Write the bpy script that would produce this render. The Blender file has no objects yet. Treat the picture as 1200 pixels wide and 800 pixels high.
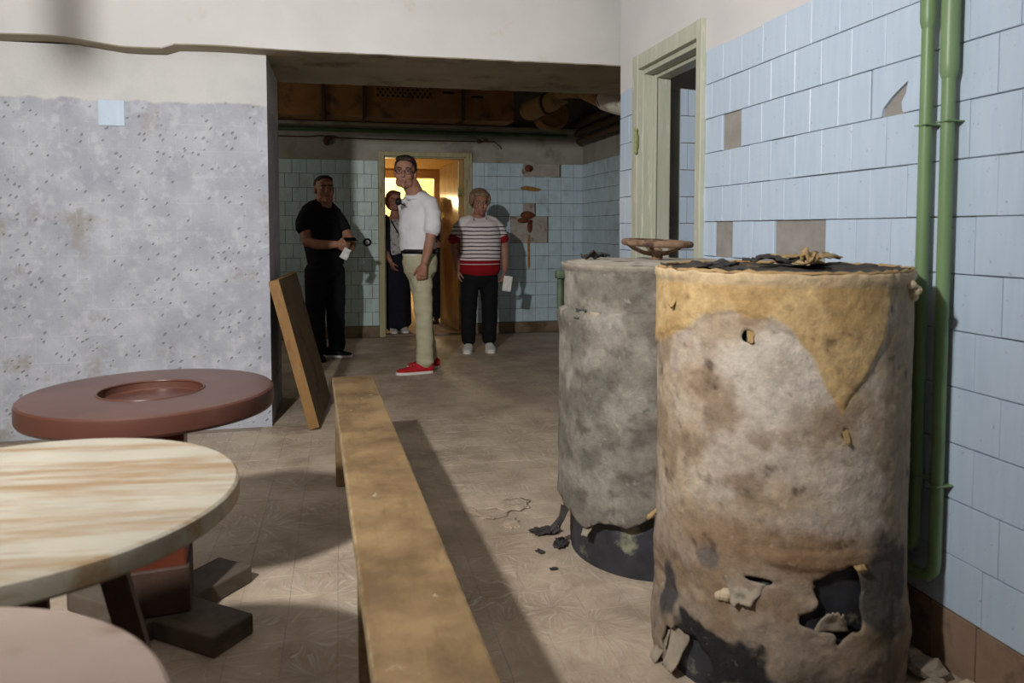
import bpy, bmesh, math, random
from mathutils import Vector, Matrix, Euler, noise

random.seed(7)
scn = bpy.context.scene
COL = scn.collection
R = math.radians

# ------------------------------------------------------------------ camera, world, light, exposure
cam_d = bpy.data.cameras.new('camera'); cam = bpy.data.objects.new('camera', cam_d); COL.objects.link(cam)
cam_d.sensor_width = 36.0; cam_d.lens = 868.13 / 1200 * 36; cam_d.shift_y = -(400 - 313.16) / 1200
cam_d.clip_start = 0.02
cam.location = (0, 0, 1.18); cam.rotation_euler = (R(90 - 2.939), 0, R(-13.047))
cam_d.dof.use_dof = True; cam_d.dof.focus_distance = 5.0; cam_d.dof.aperture_fstop = 4.5
scn.camera = cam

world = bpy.data.worlds.new('world'); scn.world = world; world.use_nodes = True
world.node_tree.nodes['Background'].inputs[0].default_value = (0.8, 0.85, 1, 1)
world.node_tree.nodes['Background'].inputs[1].default_value = 0.02

vs = scn.view_settings
vs.view_transform = 'Standard'; vs.look = 'None'; vs.gamma = 1.0; vs.exposure = 0.0
vs.use_curve_mapping = False

def lamp(name, loc, power, color, radius):
    l = bpy.data.lights.new(name, 'POINT'); l.energy = power; l.color = color; l.shadow_soft_size = radius
    o = bpy.data.objects.new(name, l); COL.objects.link(o); o.location = loc
    return o
KEY = (-1.07, 0.46, 2.25)
lamp('bounce_fill_light', KEY, 60, (1.0, 0.985, 0.96), 0.06)  # weak all-round fill added at the work light, in place of bounce
sp = bpy.data.lights.new('work_light', 'SPOT'); sp.energy = 500; sp.color = (1.0, 0.985, 0.96); sp.shadow_soft_size = 0.06
sp.spot_size = R(142); sp.spot_blend = 1.0
spo = bpy.data.objects.new('work_light', sp); COL.objects.link(spo); spo.location = KEY
spo.rotation_euler = (Vector((1.0, 8.0, 1.3)) - Vector(KEY)).to_track_quat('-Z', 'Y').to_euler()
lamp('far_room_light', (0.57, 10.4, 1.56), 26, (1.0, 0.70, 0.36), 0.07)
lamp('yellow_room_light', (0.75, 12.2, 2.1), 100, (1.0, 0.84, 0.52), 0.08)
lamp('rear_room_fill_light', (-1.9, 6.9, 1.9), 16, (1.0, 0.95, 0.86), 0.12)  # added fill, lifts the shaded left part of the rear room; no fixture there
lamp('side_room_light', (2.9, 2.4, 2.3), 5, (0.9, 0.95, 1.0), 0.1)

# ------------------------------------------------------------------ helpers
def lin(c):
    return tuple(((v / 255) / 12.92 if v / 255 <= 0.04045 else ((v / 255 + 0.055) / 1.055) ** 2.4) for v in c) + (1.0,)

class NB:
    """tiny node builder"""
    def __init__(self, name):
        self.m = bpy.data.materials.new(name); self.m.use_nodes = True
        self.t = self.m.node_tree; self.b = self.t.nodes['Principled BSDF']
    def n(self, kind, ins=None, **props):
        nd = self.t.nodes.new(kind)
        for k, v in props.items(): setattr(nd, k, v)
        for k, v in (ins or {}).items():
            if hasattr(v, 'is_output') or isinstance(v, bpy.types.NodeSocket): self.t.links.new(v, nd.inputs[k])
            else: nd.inputs[k].default_value = v
        return nd
    def math(self, op, a, b=0.0, c=0.0, clamp=False):
        return self.n('ShaderNodeMath', {0: a, 1: b, 2: c}, operation=op, use_clamp=clamp).outputs[0]
    def vmath(self, op, a, b=(0, 0, 0)):
        return self.n('ShaderNodeVectorMath', {0: a, 1: b}, operation=op)
    def pos(self, kind='world'):
        if kind == 'world': return self.n('ShaderNodeNewGeometry').outputs['Position']
        return self.n('ShaderNodeTexCoord').outputs['Object']
    def scale(self, v, s): return self.vmath('MULTIPLY', v, s).outputs[0]
    def noise(self, v, scale, detail=4, rough=0.55, dist=0.0):
        return self.n('ShaderNodeTexNoise', {'Vector': v, 'Scale': scale, 'Detail': detail, 'Roughness': rough, 'Distortion': dist}).outputs['Fac']
    def ramp(self, f, stops):
        nd = self.n('ShaderNodeValToRGB', {'Fac': f}); e = nd.color_ramp.elements
        while len(e) < len(stops): e.new(0.5)
        for el, (p, c) in zip(e, stops): el.position = p; el.color = c if len(c) == 4 else tuple(c) + (1,)
        return nd.outputs['Color']
    def step(self, f, lo, hi):
        return self.n('ShaderNodeMapRange', {'Value': f, 'From Min': lo, 'From Max': hi}).outputs[0]
    def mix(self, f, a, b, mode='MIX'):
        nd = self.n('ShaderNodeMix', data_type='RGBA', blend_type=mode)
        for i, v in ((0, f), (6, a), (7, b)):
            if isinstance(v, bpy.types.NodeSocket): self.t.links.new(v, nd.inputs[i])
            else: nd.inputs[i].default_value = v
        return nd.outputs[2]
    def rnd(self): return self.n('ShaderNodeObjectInfo').outputs['Random']
    def out(self, col, rough=0.7, bump=None, bs=0.3, bd=0.01, spec=0.4, metal=0.0):
        for k, v in (('Base Color', col), ('Roughness', rough), ('Metallic', metal), ('Specular IOR Level', spec)):
            if isinstance(v, bpy.types.NodeSocket): self.t.links.new(v, self.b.inputs[k])
            else: self.b.inputs[k].default_value = v
        if bump is not None:
            bn = self.n('ShaderNodeBump', {'Height': bump, 'Strength': bs, 'Distance': bd})
            self.t.links.new(bn.outputs[0], self.b.inputs['Normal'])
        return self.m

def mottle(name, c1, c2, scale=6, c3=None, sscale=3, thr=(0.55, 0.65), rough=0.75, bs=0.25, bd=0.005, bscale=40, stretch=(1, 1, 1),
           coord='world', rnd=0.0, spec=0.3, metal=0.0):
    b = NB(name); v = b.pos(coord)
    if rnd: v = b.vmath('ADD', v, b.n('ShaderNodeCombineXYZ', {0: b.math('MULTIPLY', b.rnd(), 37.0), 1: b.math('MULTIPLY', b.rnd(), 19.0)}).outputs[0]).outputs[0]
    sv = b.scale(v, stretch)
    f = b.noise(sv, scale, 6)
    col = b.mix(b.step(f, 0.3, 0.7), lin(c1), lin(c2))
    if c3: col = b.mix(b.step(b.noise(sv, sscale, 5, 0.6), *thr), col, lin(c3))
    if rnd:
        k = b.math('MULTIPLY_ADD', b.rnd(), rnd * 2, 1 - rnd)
        col = b.mix(1.0, col, b.n('ShaderNodeCombineXYZ', {0: k, 1: k, 2: k}).outputs[0], 'MULTIPLY')
    return b.out(col, rough, b.noise(sv, bscale, 5), bs, bd, spec, metal)

class MB:
    """mesh collector"""
    def __init__(self): self.v = []; self.f = []
    def add(self, vs, fs):
        o = len(self.v); self.v += [tuple(p) for p in vs]; self.f += [tuple(i + o for i in f) for f in fs]; return self
    def box(self, lo, hi, M=None):
        x0, y0, z0 = lo; x1, y1, z1 = hi
        vs = [Vector(p) for p in ((x0, y0, z0), (x1, y0, z0), (x1, y1, z0), (x0, y1, z0), (x0, y0, z1), (x1, y0, z1), (x1, y1, z1), (x0, y1, z1))]
        if M is not None: vs = [M @ p for p in vs]
        return self.add(vs, ((3, 2, 1, 0), (4, 5, 6, 7), (0, 1, 5, 4), (1, 2, 6, 5), (2, 3, 7, 6), (3, 0, 4, 7)))
    def bbox(self, lo, hi, b=0.004, M=None):
        """bevelled box"""
        bm = bmesh.new(); bmesh.ops.create_cube(bm, size=1.0)
        for p in bm.verts: p.co = Vector([(lo[i] + hi[i]) / 2 + p.co[i] * (hi[i] - lo[i]) for i in range(3)])
        bmesh.ops.bevel(bm, geom=bm.edges[:], offset=b, segments=2, profile=0.5, affect='EDGES')
        bm.verts.index_update()
        vs = [(M @ p.co) if M is not None else p.co.copy() for p in bm.verts]; fs = [[q.index for q in f.verts] for f in bm.faces]
        bm.free(); return self.add(vs, fs)
    def tube(self, pts, r, n=12, cap=True):
        """tube along points; r number or list"""
        pts = [Vector(p) for p in pts]; rs = r if isinstance(r, (list, tuple)) else [r] * len(pts)
        base = len(self.v); prev = None
        for i, p in enumerate(pts):
            t = (pts[min(i + 1, len(pts) - 1)] - pts[max(i - 1, 0)]).normalized()
            if prev is None:
                a = Vector((0, 0, 1)) if abs(t.z) < 0.9 else Vector((1, 0, 0)); s = t.cross(a).normalized()
            else: s = (prev - t * prev.dot(t)).normalized()
            prev = s; u = t.cross(s)
            for k in range(n):
                a = 2 * math.pi * k / n
                self.v.append(tuple(p + (s * math.cos(a) + u * math.sin(a)) * rs[i]))
        for i in range(len(pts) - 1):
            for k in range(n):
                k2 = (k + 1) % n
                self.f.append((base + i * n + k, base + i * n + k2, base + (i + 1) * n + k2, base + (i + 1) * n + k))
        if cap:
            self.f.append(tuple(base + k for k in range(n))[::-1]); e = base + (len(pts) - 1) * n
            self.f.append(tuple(e + k for k in range(n)))
        return self
    def lathe(self, prof, n=48, c=(0, 0, 0), cap=True):
        base = len(self.v)
        for r, z in prof:
            for k in range(n):
                a = 2 * math.pi * k / n; self.v.append((c[0] + r * math.cos(a), c[1] + r * math.sin(a), c[2] + z))
        for i in range(len(prof) - 1):
            for k in range(n):
                k2 = (k + 1) % n
                self.f.append((base + i * n + k, base + i * n + k2, base + (i + 1) * n + k2, base + (i + 1) * n + k))
        if cap:
            self.f.append(tuple(base + k for k in range(n))[::-1]); e = base + (len(prof) - 1) * n
            self.f.append(tuple(e + k for k in range(n)))
        return self
    def torus(self, c, Rr, r, n=40, m=12, M=None):
        base = len(self.v); M = M or Matrix()
        for i in range(n):
            a = 2 * math.pi * i / n
            for j in range(m):
                b = 2 * math.pi * j / m; q = Rr + r * math.cos(b)
                self.v.append(tuple(Vector(c) + M @ Vector((q * math.cos(a), q * math.sin(a), r * math.sin(b)))))
        for i in range(n):
            for j in range(m):
                self.f.append((base + i * m + j, base + ((i + 1) % n) * m + j, base + ((i + 1) % n) * m + (j + 1) % m, base + i * m + (j + 1) % m))
        return self
    def ell(self, c, r, M=None, n=14, m=9):
        base = len(self.v); M = M or Matrix(); c = Vector(c)
        vs = [Vector((0, 0, r[2]))]
        for i in range(1, m):
            t = math.pi * i / m
            for k in range(n):
                a = 2 * math.pi * k / n; vs.append(Vector((r[0] * math.sin(t) * math.cos(a), r[1] * math.sin(t) * math.sin(a), r[2] * math.cos(t))))
        vs.append(Vector((0, 0, -r[2])))
        self.v += [tuple(c + M @ p) for p in vs]; L = base + len(vs) - 1
        for k in range(n):
            k2 = (k + 1) % n; self.f.append((base, base + 1 + k, base + 1 + k2)); self.f.append((L, base + 1 + (m - 2) * n + k2, base + 1 + (m - 2) * n + k))
            for i in range(m - 2): self.f.append((base + 1 + i * n + k, base + 1 + (i + 1) * n + k, base + 1 + (i + 1) * n + k2, base + 1 + i * n + k2))
        return self
    def chain(self, pts, ref=(1, 0, 0), n=16):
        """closed limb: pts = (x,y,z,rx,ry) with rx along ref; round ends"""
        P = [Vector(p[:3]) for p in pts]; ref = Vector((tuple(ref) + (0,))[:3])
        rings = []
        T = [(P[min(i + 1, len(P) - 1)] - P[max(i - 1, 0)]).normalized() for i in range(len(P))]
        r0 = pts[0]; r1 = pts[-1]; m0 = min(r0[3], r0[4]); m1 = min(r1[3], r1[4])
        rings.append((P[0] - T[0] * m0 * 0.55, r0[3] * 0.62, r0[4] * 0.62, T[0]))
        for i, p in enumerate(pts): rings.append((P[i], p[3], p[4], T[i]))
        rings.append((P[-1] + T[-1] * m1 * 0.55, r1[3] * 0.62, r1[4] * 0.62, T[-1]))
        base = len(self.v)
        for c, a, b, t in rings:
            s = (ref - t * ref.dot(t)).normalized(); u = t.cross(s)
            for k in range(n):
                g = 2 * math.pi * k / n; self.v.append(tuple(c + s * (a * math.cos(g)) + u * (b * math.sin(g))))
        for i in range(len(rings) - 1):
            for k in range(n):
                k2 = (k + 1) % n
                self.f.append((base + i * n + k, base + i * n + k2, base + (i + 1) * n + k2, base + (i + 1) * n + k))
        self.f.append(tuple(base + k for k in range(n))[::-1]); e = base + (len(rings) - 1) * n
        self.f.append(tuple(e + k for k in range(n)))
        return self
    def mesh(self, name, mat, smooth=False):
        me = bpy.data.meshes.new(name); me.from_pydata(self.v, [], self.f); me.update()
        bm = bmesh.new(); bm.from_mesh(me); bmesh.ops.recalc_face_normals(bm, faces=bm.faces); bm.to_mesh(me); bm.free()
        if mat: me.materials.append(mat)
        if smooth: me.polygons.foreach_set('use_smooth', [True] * len(me.polygons))
        return me
    def build(self, name, mat, parent=None, smooth=False, loc=(0, 0, 0), rot=(0, 0, 0), auto=None):
        me = self.mesh(name, mat, smooth)
        if auto is not None:
            me.polygons.foreach_set('use_smooth', [True] * len(me.polygons)); me.set_sharp_from_angle(angle=R(auto))
        return link(name, me, parent, loc, rot)

def link(name, me, parent=None, loc=(0, 0, 0), rot=(0, 0, 0)):
    o = bpy.data.objects.new(name, me); COL.objects.link(o); o.parent = parent; o.location = loc; o.rotation_euler = rot
    return o
def tag(o, label, cat, group=None, kind=None):
    o['label'] = label; o['category'] = cat
    if group: o['group'] = group
    if kind: o['kind'] = kind
    return o
def thing(name, loc, label, cat, group=None, rotz=0.0, kind=None):
    o = link(name, None, None, loc, (0, 0, rotz)); return tag(o, label, cat, group, kind)
def fbm(p, s, octv=4): return noise.fractal(Vector(p) * s, 1.0, 2.0, octv)

def remesh(mb, name, mat, parent, voxel=0.008, smooth=3, wr=None):
    """fuse overlapping closed shapes into one continuous surface"""
    me0 = mb.mesh(name + '_src', None); o = bpy.data.objects.new(name + '_src', me0); COL.objects.link(o)
    m = o.modifiers.new('r', 'REMESH'); m.mode = 'VOXEL'; m.voxel_size = voxel
    if smooth:
        s = o.modifiers.new('s', 'SMOOTH'); s.factor = 0.5; s.iterations = smooth
    dg = bpy.context.evaluated_depsgraph_get(); me = bpy.data.meshes.new_from_object(o.evaluated_get(dg))
    bpy.data.objects.remove(o); bpy.data.meshes.remove(me0)
    me.name = name; me.materials.clear(); me.materials.append(mat)
    if wr:
        amp, sc = wr[0], Vector(wr[1])
        nr = [v.normal.copy() for v in me.vertices]
        for v, nn in zip(me.vertices, nr):
            q = Vector((v.co.x * sc.x, v.co.y * sc.y, v.co.z * sc.z)); v.co += nn * amp * (noise.noise(q) + 0.5 * noise.noise(q * 2.1 + Vector((7, 3, 1))))
    me.polygons.foreach_set('use_smooth', [True] * len(me.polygons)); me.update()
    return link(name, me, parent)

# ------------------------------------------------------------------ materials of the setting
def blue_tile(name, c1, c2, dirt, dirt_thr=(0.62, 0.75), rough=0.35, streak=0.5, rnd=0.05):
    b = NB(name); v = b.pos()
    f = b.noise(b.scale(v, (1, 1, 0.12)), 38, 4)
    col = b.mix(b.step(f, 0.35, 0.65), lin(c1), lin(c2))
    k = b.math('MULTIPLY_ADD', b.rnd(), rnd * 2, 1 - rnd)
    col = b.mix(1.0, col, b.n('ShaderNodeCombineXYZ', {0: k, 1: k, 2: b.math('MULTIPLY_ADD', b.rnd(), rnd, 1 - rnd * 0.5)}).outputs[0], 'MULTIPLY')
    col = b.mix(b.math('MULTIPLY', b.step(b.noise(v, 5, 7, 0.65), *dirt_thr), streak), col, lin(dirt))
    sp = b.step(b.noise(v, 75, 2, 0.5), 0.71, 0.75)
    col = b.mix(b.math('MULTIPLY', sp, 0.5), col, lin((110, 105, 100)))
    return b.out(col, rough, f, 0.12, 0.003, 0.4)
M_TILE = blue_tile('painted_blue_tile', (176, 192, 210), (183, 198, 214), (172, 183, 194), rnd=0.015)
M_TILE_B = blue_tile('old_blue_tile', (176, 196, 206), (188, 206, 214), (150, 160, 158), (0.5, 0.7), 0.3, 0.6, 0.03)
M_TILE_G = blue_tile('old_green_blue_tile', (172, 192, 190), (184, 202, 198), (144, 150, 138), (0.5, 0.7), 0.3, 0.6, 0.03)

def wall_mat(name, low, low2, high, zline, cement):
    """bare plaster with hammer nicks below a cream painted band"""
    b = NB(name); v = b.pos(); z = b.n('ShaderNodeSeparateXYZ', {0: v}).outputs[2]
    n1 = b.noise(v, 4.5, 7, 0.62); n2 = b.noise(v, 14, 5, 0.6)
    c = b.mix(b.step(n1, 0.35, 0.65), lin(low), lin(low2))
    c = b.mix(b.math('MULTIPLY', b.step(b.noise(b.vmath('ADD', v, (9, 4, 2)).outputs[0], 2.6, 7, 0.62), 0.585, 0.66), 0.75), c, lin(cement))
    c = b.mix(b.math('MULTIPLY', b.step(n2, 0.52, 0.66), 0.6), c, lin((192, 194, 200)))
    sp_ = b.n('ShaderNodeSeparateXYZ', {0: v}); wv = b.noise(v, 3.0, 2)
    uu = b.math('MULTIPLY', b.math('ADD', sp_.outputs[0], sp_.outputs[2]), 0.62); ww = b.math('MULTIPLY', b.math('SUBTRACT', sp_.outputs[0], b.math('ADD', sp_.outputs[2], b.math('MULTIPLY', wv, .1))), 1.25)
    vo = b.n('ShaderNodeTexVoronoi', {'Vector': b.n('ShaderNodeCombineXYZ', {0: uu, 1: 0.0, 2: ww}).outputs[0], 'Scale': 19.0, 'Randomness': 0.65})
    rag = b.math('MULTIPLY', b.noise(v, 45, 4, .6), 0.34); sz = b.math('MULTIPLY', b.noise(b.vmath('ADD', v, (2, 5, 1)).outputs[0], 5, 3), 0.30)
    nick = b.math('SUBTRACT', 1.0, b.step(b.math('ADD', vo.outputs['Distance'], b.math('ADD', rag, sz)), 0.43, 0.51))
    low_mask = b.math('SUBTRACT', 1.0, b.step(b.math('ADD', z, b.math('MULTIPLY', b.noise(v, 9, 5), 0.06)), zline + 0.02, zline + 0.035))
    nick = b.math('MULTIPLY', nick, low_mask)
    c = b.mix(b.math('MULTIPLY', nick, 0.55), c, lin((112, 109, 108)))
    hi = b.mix(b.step(b.noise(v, 3.0, 6, 0.6), 0.4, 0.65), lin(high), lin((high[0] - 10, high[1] - 9, high[2] - 8)))
    hi = b.mix(b.math('MULTIPLY', b.step(b.noise(v, 2.2, 7, 0.6), 0.60, 0.70), 0.35), hi, lin((172, 164, 150)))
    col = b.mix(low_mask, hi, c)
    br = b.n('ShaderNodeTexBrick', {'Vector': b.n('ShaderNodeCombineXYZ', {0: b.math('ADD', sp_.outputs[0], b.math('MULTIPLY', n2, .03)), 1: b.math('ADD', sp_.outputs[2], b.math('MULTIPLY', n1, .04))}).outputs[0], 'Scale': 1.0, 'Mortar Size': .006, 'Mortar Smooth': .6, 'Brick Width': .15, 'Row Height': .15}).outputs['Fac']
    rid = b.math('MULTIPLY', b.math('MULTIPLY', br, b.step(n1, .42, .56)), low_mask)
    col = b.mix(b.math('MULTIPLY', rid, .16), col, lin((204, 205, 210)))
    h = b.math('ADD', b.math('MULTIPLY', b.noise(v, 20, 8, .68), 0.9), b.math('MULTIPLY', nick, -0.8))
    h = b.math('ADD', h, b.math('MULTIPLY', rid, .12))
    h = b.math('ADD', h, b.math('MULTIPLY', low_mask, -0.5))
    return b.out(col, 0.85, h, 0.8, 0.008, 0.2)
M_PLASTER = wall_mat('nicked_plaster', (158, 161, 171), (180, 183, 191), (200, 199, 197), 1.905, (150, 144, 136))
M_CREAM = mottle('cream_plaster', (194, 192, 189), (204, 202, 199), 3, (178, 168, 152), 2.2, (0.6, 0.72), 0.85, 0.25, 0.004, 30)
M_UPPER = mottle('pale_upper_plaster', (194, 191, 191), (202, 199, 198), 3, (190, 184, 176), 2.2, (0.6, 0.75), 0.85, 0.2, 0.003, 30)
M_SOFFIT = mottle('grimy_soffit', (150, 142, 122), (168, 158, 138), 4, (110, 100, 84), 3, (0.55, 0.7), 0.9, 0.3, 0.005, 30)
M_CEMENT = mottle('tile_bed_cement', (150, 142, 132), (172, 164, 154), 14, (120, 110, 100), 8, (0.55, 0.65), 0.9, 0.6, 0.006, 30)
M_BEDR = mottle('joint_cement', (128, 124, 118), (154, 150, 145), 9, (104, 99, 93), 5, (0.6, 0.7), 0.9, 0.6, 0.006, 30)
M_BEDB = mottle('old_plaster_back', (138, 136, 126), (158, 155, 144), 5, (110, 104, 90), 3, (0.55, 0.7), 0.9, 0.4, 0.006, 25)
M_BROWN_SKIRT = mottle('brown_skirting', (128, 104, 86), (148, 124, 104), 12, (92, 76, 66), 6, (0.55, 0.68), 0.7, 0.3, 0.004, 40, rnd=0.08)
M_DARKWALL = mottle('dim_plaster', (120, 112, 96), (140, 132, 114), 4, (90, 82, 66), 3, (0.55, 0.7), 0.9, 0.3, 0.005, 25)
M_YELLOW = mottle('yellow_plaster', (226, 206, 150), (234, 216, 164), 3, None, rough=0.8, bs=0.1)
M_FRAME = mottle('worn_green_paint', (166, 168, 150), (180, 181, 164), 5, (196, 192, 178), 9, (0.58, 0.66), 0.45, 0.3, 0.003, 40, (6, 6, 0.6))
M_FRAME_B = mottle('old_beige_paint', (152, 146, 112), (170, 163, 128), 5, (116, 102, 72), 6, (0.58, 0.7), 0.5, 0.3, 0.003, 40, (5, 5, 0.8))

def floor_mat():
    b = NB('dusty_floor_tile'); v = b.pos()
    base = b.mix(b.step(b.noise(v, 2.8, 7, 0.62), 0.35, 0.68), lin((150, 133, 114)), lin((190, 173, 153)))
    k = b.math('MULTIPLY_ADD', b.rnd(), 0.12, 0.94)
    base = b.mix(1.0, base, b.n('ShaderNodeCombineXYZ', {0: k, 1: k, 2: k}).outputs[0], 'MULTIPLY')
    # fan shaped scrape marks in the dust
    flat = b.scale(v, (1, 1, 0))
    wob = b.vmath('ADD', flat, b.scale(b.n('ShaderNodeTexNoise', {'Vector': v, 'Scale': 3.0, 'Detail': 3.0}).outputs['Color'], (.22, .22, 0))).outputs[0]
    vo = b.n('ShaderNodeTexVoronoi', {'Vector': wob, 'Scale': 3.6, 'Randomness': 1.0})
    dl = b.vmath('SUBTRACT', wob, vo.outputs['Position']).outputs[0]
    s = b.n('ShaderNodeSeparateXYZ', {0: dl}); ang = b.math('ARCTAN2', s.outputs[1], s.outputs[0])
    fan = b.noise(b.n('ShaderNodeCombineXYZ', {0: b.math('MULTIPLY', ang, 3.2), 1: b.math('MULTIPLY', vo.outputs['Distance'], 1.1), 2: b.math('MULTIPLY', b.n('ShaderNodeSeparateColor', {0: vo.outputs['Color']}).outputs[0], 30.0)}).outputs[0], 2.4, 4, 0.6)
    dust = b.step(b.noise(b.vmath('ADD', v, (3, 8, 0)).outputs[0], 0.9, 5, 0.55), 0.42, 0.6)
    fl = b.math('MULTIPLY', b.step(fan, 0.52, 0.68), b.math('MULTIPLY_ADD', dust, 0.7, 0.15))
    col = b.mix(fl, base, lin((196, 184, 170)))
    col = b.mix(b.math('MULTIPLY', b.step(b.noise(v, 1.5, 8, 0.65), 0.58, 0.72), 0.5), col, lin((104, 88, 70)))
    h = b.math('ADD', b.math('MULTIPLY', fan, 0.5), b.math('MULTIPLY', b.noise(v, 16, 8, 0.65), 0.9))
    return b.out(col, 0.58, h, 0.7, 0.012, 0.4)
M_FLOOR = floor_mat()
M_FLOORBED = mottle('floor_joint_dirt', (126, 114, 100), (152, 139, 124), 8, None, rough=0.95)

# ------------------------------------------------------------------ tiles
_tc = {}
def tile_mesh(w, h, t, mat, bev=0.0012):
    """local: face +Z, w along X, h along Y, back at z=0"""
    key = (round(w, 3), round(h, 3), t, mat.name)
    if key in _tc: return _tc[key]
    x, y, b = key[0] / 2, key[1] / 2, bev
    vs = [(-x, -y, 0), (x, -y, 0), (x, y, 0), (-x, y, 0), (-x, -y, t - b), (x, -y, t - b), (x, y, t - b), (-x, y, t - b), (-x + b, -y + b, t), (x - b, -y + b, t), (x - b, y - b, t), (-x + b, y - b, t)]
    fs = [(8, 9, 10, 11)] + [(i, (i + 1) % 4, 4 + (i + 1) % 4, 4 + i) for i in range(4)] + [(4 + i, 4 + (i + 1) % 4, 8 + (i + 1) % 4, 8 + i) for i in range(4)]
    me = bpy.data.meshes.new('tile'); me.from_pydata(vs, [], fs); me.materials.append(mat); me.update(); _tc[key] = me
    return me
def poly_tile(name, pts, t, mat, parent, loc, rot):
    n = len(pts); vs = [(x, y, 0) for x, y in pts] + [(x, y, t) for x, y in pts]
    fs = [tuple(range(n, 2 * n))] + [(i, (i + 1) % n, n + (i + 1) % n, n + i) for i in range(n)]
    return MB().add(vs, fs).build(name, mat, parent, loc=loc, rot=rot)
ROT_RIGHT = (R(90), 0, R(-90))     # tile faces -X; local x -> -Y, local y -> Z
ROT_BACK = (R(90), 0, 0)           # tile faces -Y; local x -> X, local y -> Z
def tile_row(parent, axis, a0, a1, phase, z, mat, plane, t=0.010, gv=0.0016, gh=0.003, skip=(), P=0.15, H=0.15, name='tile'):
    k = math.floor((a0 - phase) / P)
    while True:
        s = max(phase + k * P, a0); e = min(phase + (k + 1) * P, a1); k += 1
        if s >= a1 - 0.012: break
        if e - s < 0.012: continue
        c = (s + e) / 2
        if any(lo < c < hi for lo, hi in skip): continue
        w = e - s - gv; me = tile_mesh(w, H - gh, t, mat)
        dz = random.uniform(-.0006, .0006); d = random.uniform(-.0008, .0008)
        tilt = random.uniform(-.004, .004)
        if axis == 'Y': link(name, me, parent, (plane + d, c, z + H / 2 + dz), (ROT_RIGHT[0], tilt, ROT_RIGHT[2]))
        else: link(name, me, parent, (c, plane + d, z + H / 2 + dz), (ROT_BACK[0], tilt, 0))

def structure(name, mb, mat, label, cat, auto=None):
    o = mb.build(name, mat, auto=auto); return tag(o, label, cat, None, 'structure')

# ------------------------------------------------------------------ floor
Z_C = 2.95
floor = structure('floor', MB().box((-3.3, -2.6, -0.06), (4.0, 13.2, -0.0010)), M_FLOORBED, 'dusty brown tiled basement floor', 'floor')
cells = []
for i in range(-22, 27):
    for j in range(4, 55):
        x, y = (i + .5) * .15 - .02, (j + .5) * .15 + .03
        if x < -0.41 and y > 4.6 and x > -3.2 and y < 5.4: continue
        if x > 1.58 and y < 3.0: continue
        if x > 1.58 and y < 4.0 and y > 3.8: continue
        if x > 2.7 or y > 8.13: continue
        cells.append((x, y))
def seen(c):
    x, y = c; a = math.atan2(x, y) - R(13.05)
    d = x * math.sin(R(13.05)) + y * math.cos(R(13.05))
    yy = 268.6 + 868 * 1.18 / d
    ok = abs(math.tan(a)) * 868 < 600 and yy < 805
    if math.hypot(x - 1.177, y - 1.817) < .3 or math.hypot(x - 1.14, y - 2.54) < .3: ok = False
    if x > 1.2 and y < 3.6: ok = False
    if .0 < x < .2 and y < 3.2: ok = False
    if x < -0.55 and y < 4.0: ok = False
    return ok
vis = sorted([c for c in cells if seen(c)], key=lambda c: math.hypot(*c))
near = set(vis[:300]); FT = tile_mesh(.1488, .1488, .006, M_FLOOR, .0008)
for (x, y) in cells:
    if (x, y) in near:
        link('tile', FT, floor, (x, y, -0.006 + random.uniform(-.0004, .0004)), (random.uniform(-.002, .002), random.uniform(-.002, .002), 0))
mb = MB(); tv = [tuple(v.co) for v in FT.vertices]; tf = [tuple(p.vertices) for p in FT.polygons]
for (x, y) in cells:
    if (x, y) not in near:
        dz = -0.006 + random.uniform(-.0004, .0004); mb.add([(a + x, b + y, c + dz) for a, b, c in tv], tf)
rest = mb.build('far_floor_tiles', M_FLOOR, floor); rest['kind'] = 'stuff'

# ------------------------------------------------------------------ main room shell
mb = MB().box((-3.3, 4.6, 0), (-0.41, 5.4, 2.2))
wall_left = structure('wall_left', mb, M_PLASTER, 'pale nicked plaster wall with one blue tile left on it', 'wall')
link('tile', tile_mesh(.136, .142, .008, M_TILE), wall_left, (-1.243, 4.6, 1.832), ROT_BACK)['label'] = 'lone pale blue tile'
# beam with a slightly wavy lower edge
mb = MB(); N = 90; x0, x1 = -3.3, 2.74
vs = []
for i in range(N + 1):
    x = x0 + (x1 - x0) * i / N
    zb = 2.195 + (0.010 * noise.noise((x * 2.3, 3.1, 0)) + (-.022 if x < -.95 else 0) * 1.0 + (0.03 * max(0, min(1, (-1.15 - x) / .3)))) if x < -.3 else 2.195 + .004 * noise.noise((x * 9, 1, 0)) + .012 * (x / 2)
    vs += [(x, 4.45, Z_C), (x, 4.45, zb + .006), (x, 4.456, zb), (x, 5.4, zb), (x, 5.4, Z_C)]
fs = []
for i in range(N):
    for k in range(5): fs.append((i * 5 + k, i * 5 + (k + 1) % 5, i * 5 + 5 + (k + 1) % 5, i * 5 + 5 + k))
fs += [(0, 1, 2, 3, 4), tuple(N * 5 + k for k in (4, 3, 2, 1, 0))]
beam = structure('beam', mb.add(vs, fs), M_CREAM, 'cream painted concrete beam across the opening', 'beam')
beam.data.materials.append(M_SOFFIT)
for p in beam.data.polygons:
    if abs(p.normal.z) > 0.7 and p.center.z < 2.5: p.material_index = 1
structure('ceiling', MB().box((-3.3, -2.6, Z_C), (1.6, 4.5, Z_C + .1)), M_CREAM, 'pale plaster ceiling of the front room', 'ceiling')
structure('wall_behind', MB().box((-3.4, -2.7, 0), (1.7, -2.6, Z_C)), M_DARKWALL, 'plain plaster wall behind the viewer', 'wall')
structure('wall_far_left', MB().box((-3.4, -2.6, 0), (-3.3, 4.6, Z_C)), M_DARKWALL, 'plain plaster side wall beyond the tables', 'wall')

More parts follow.
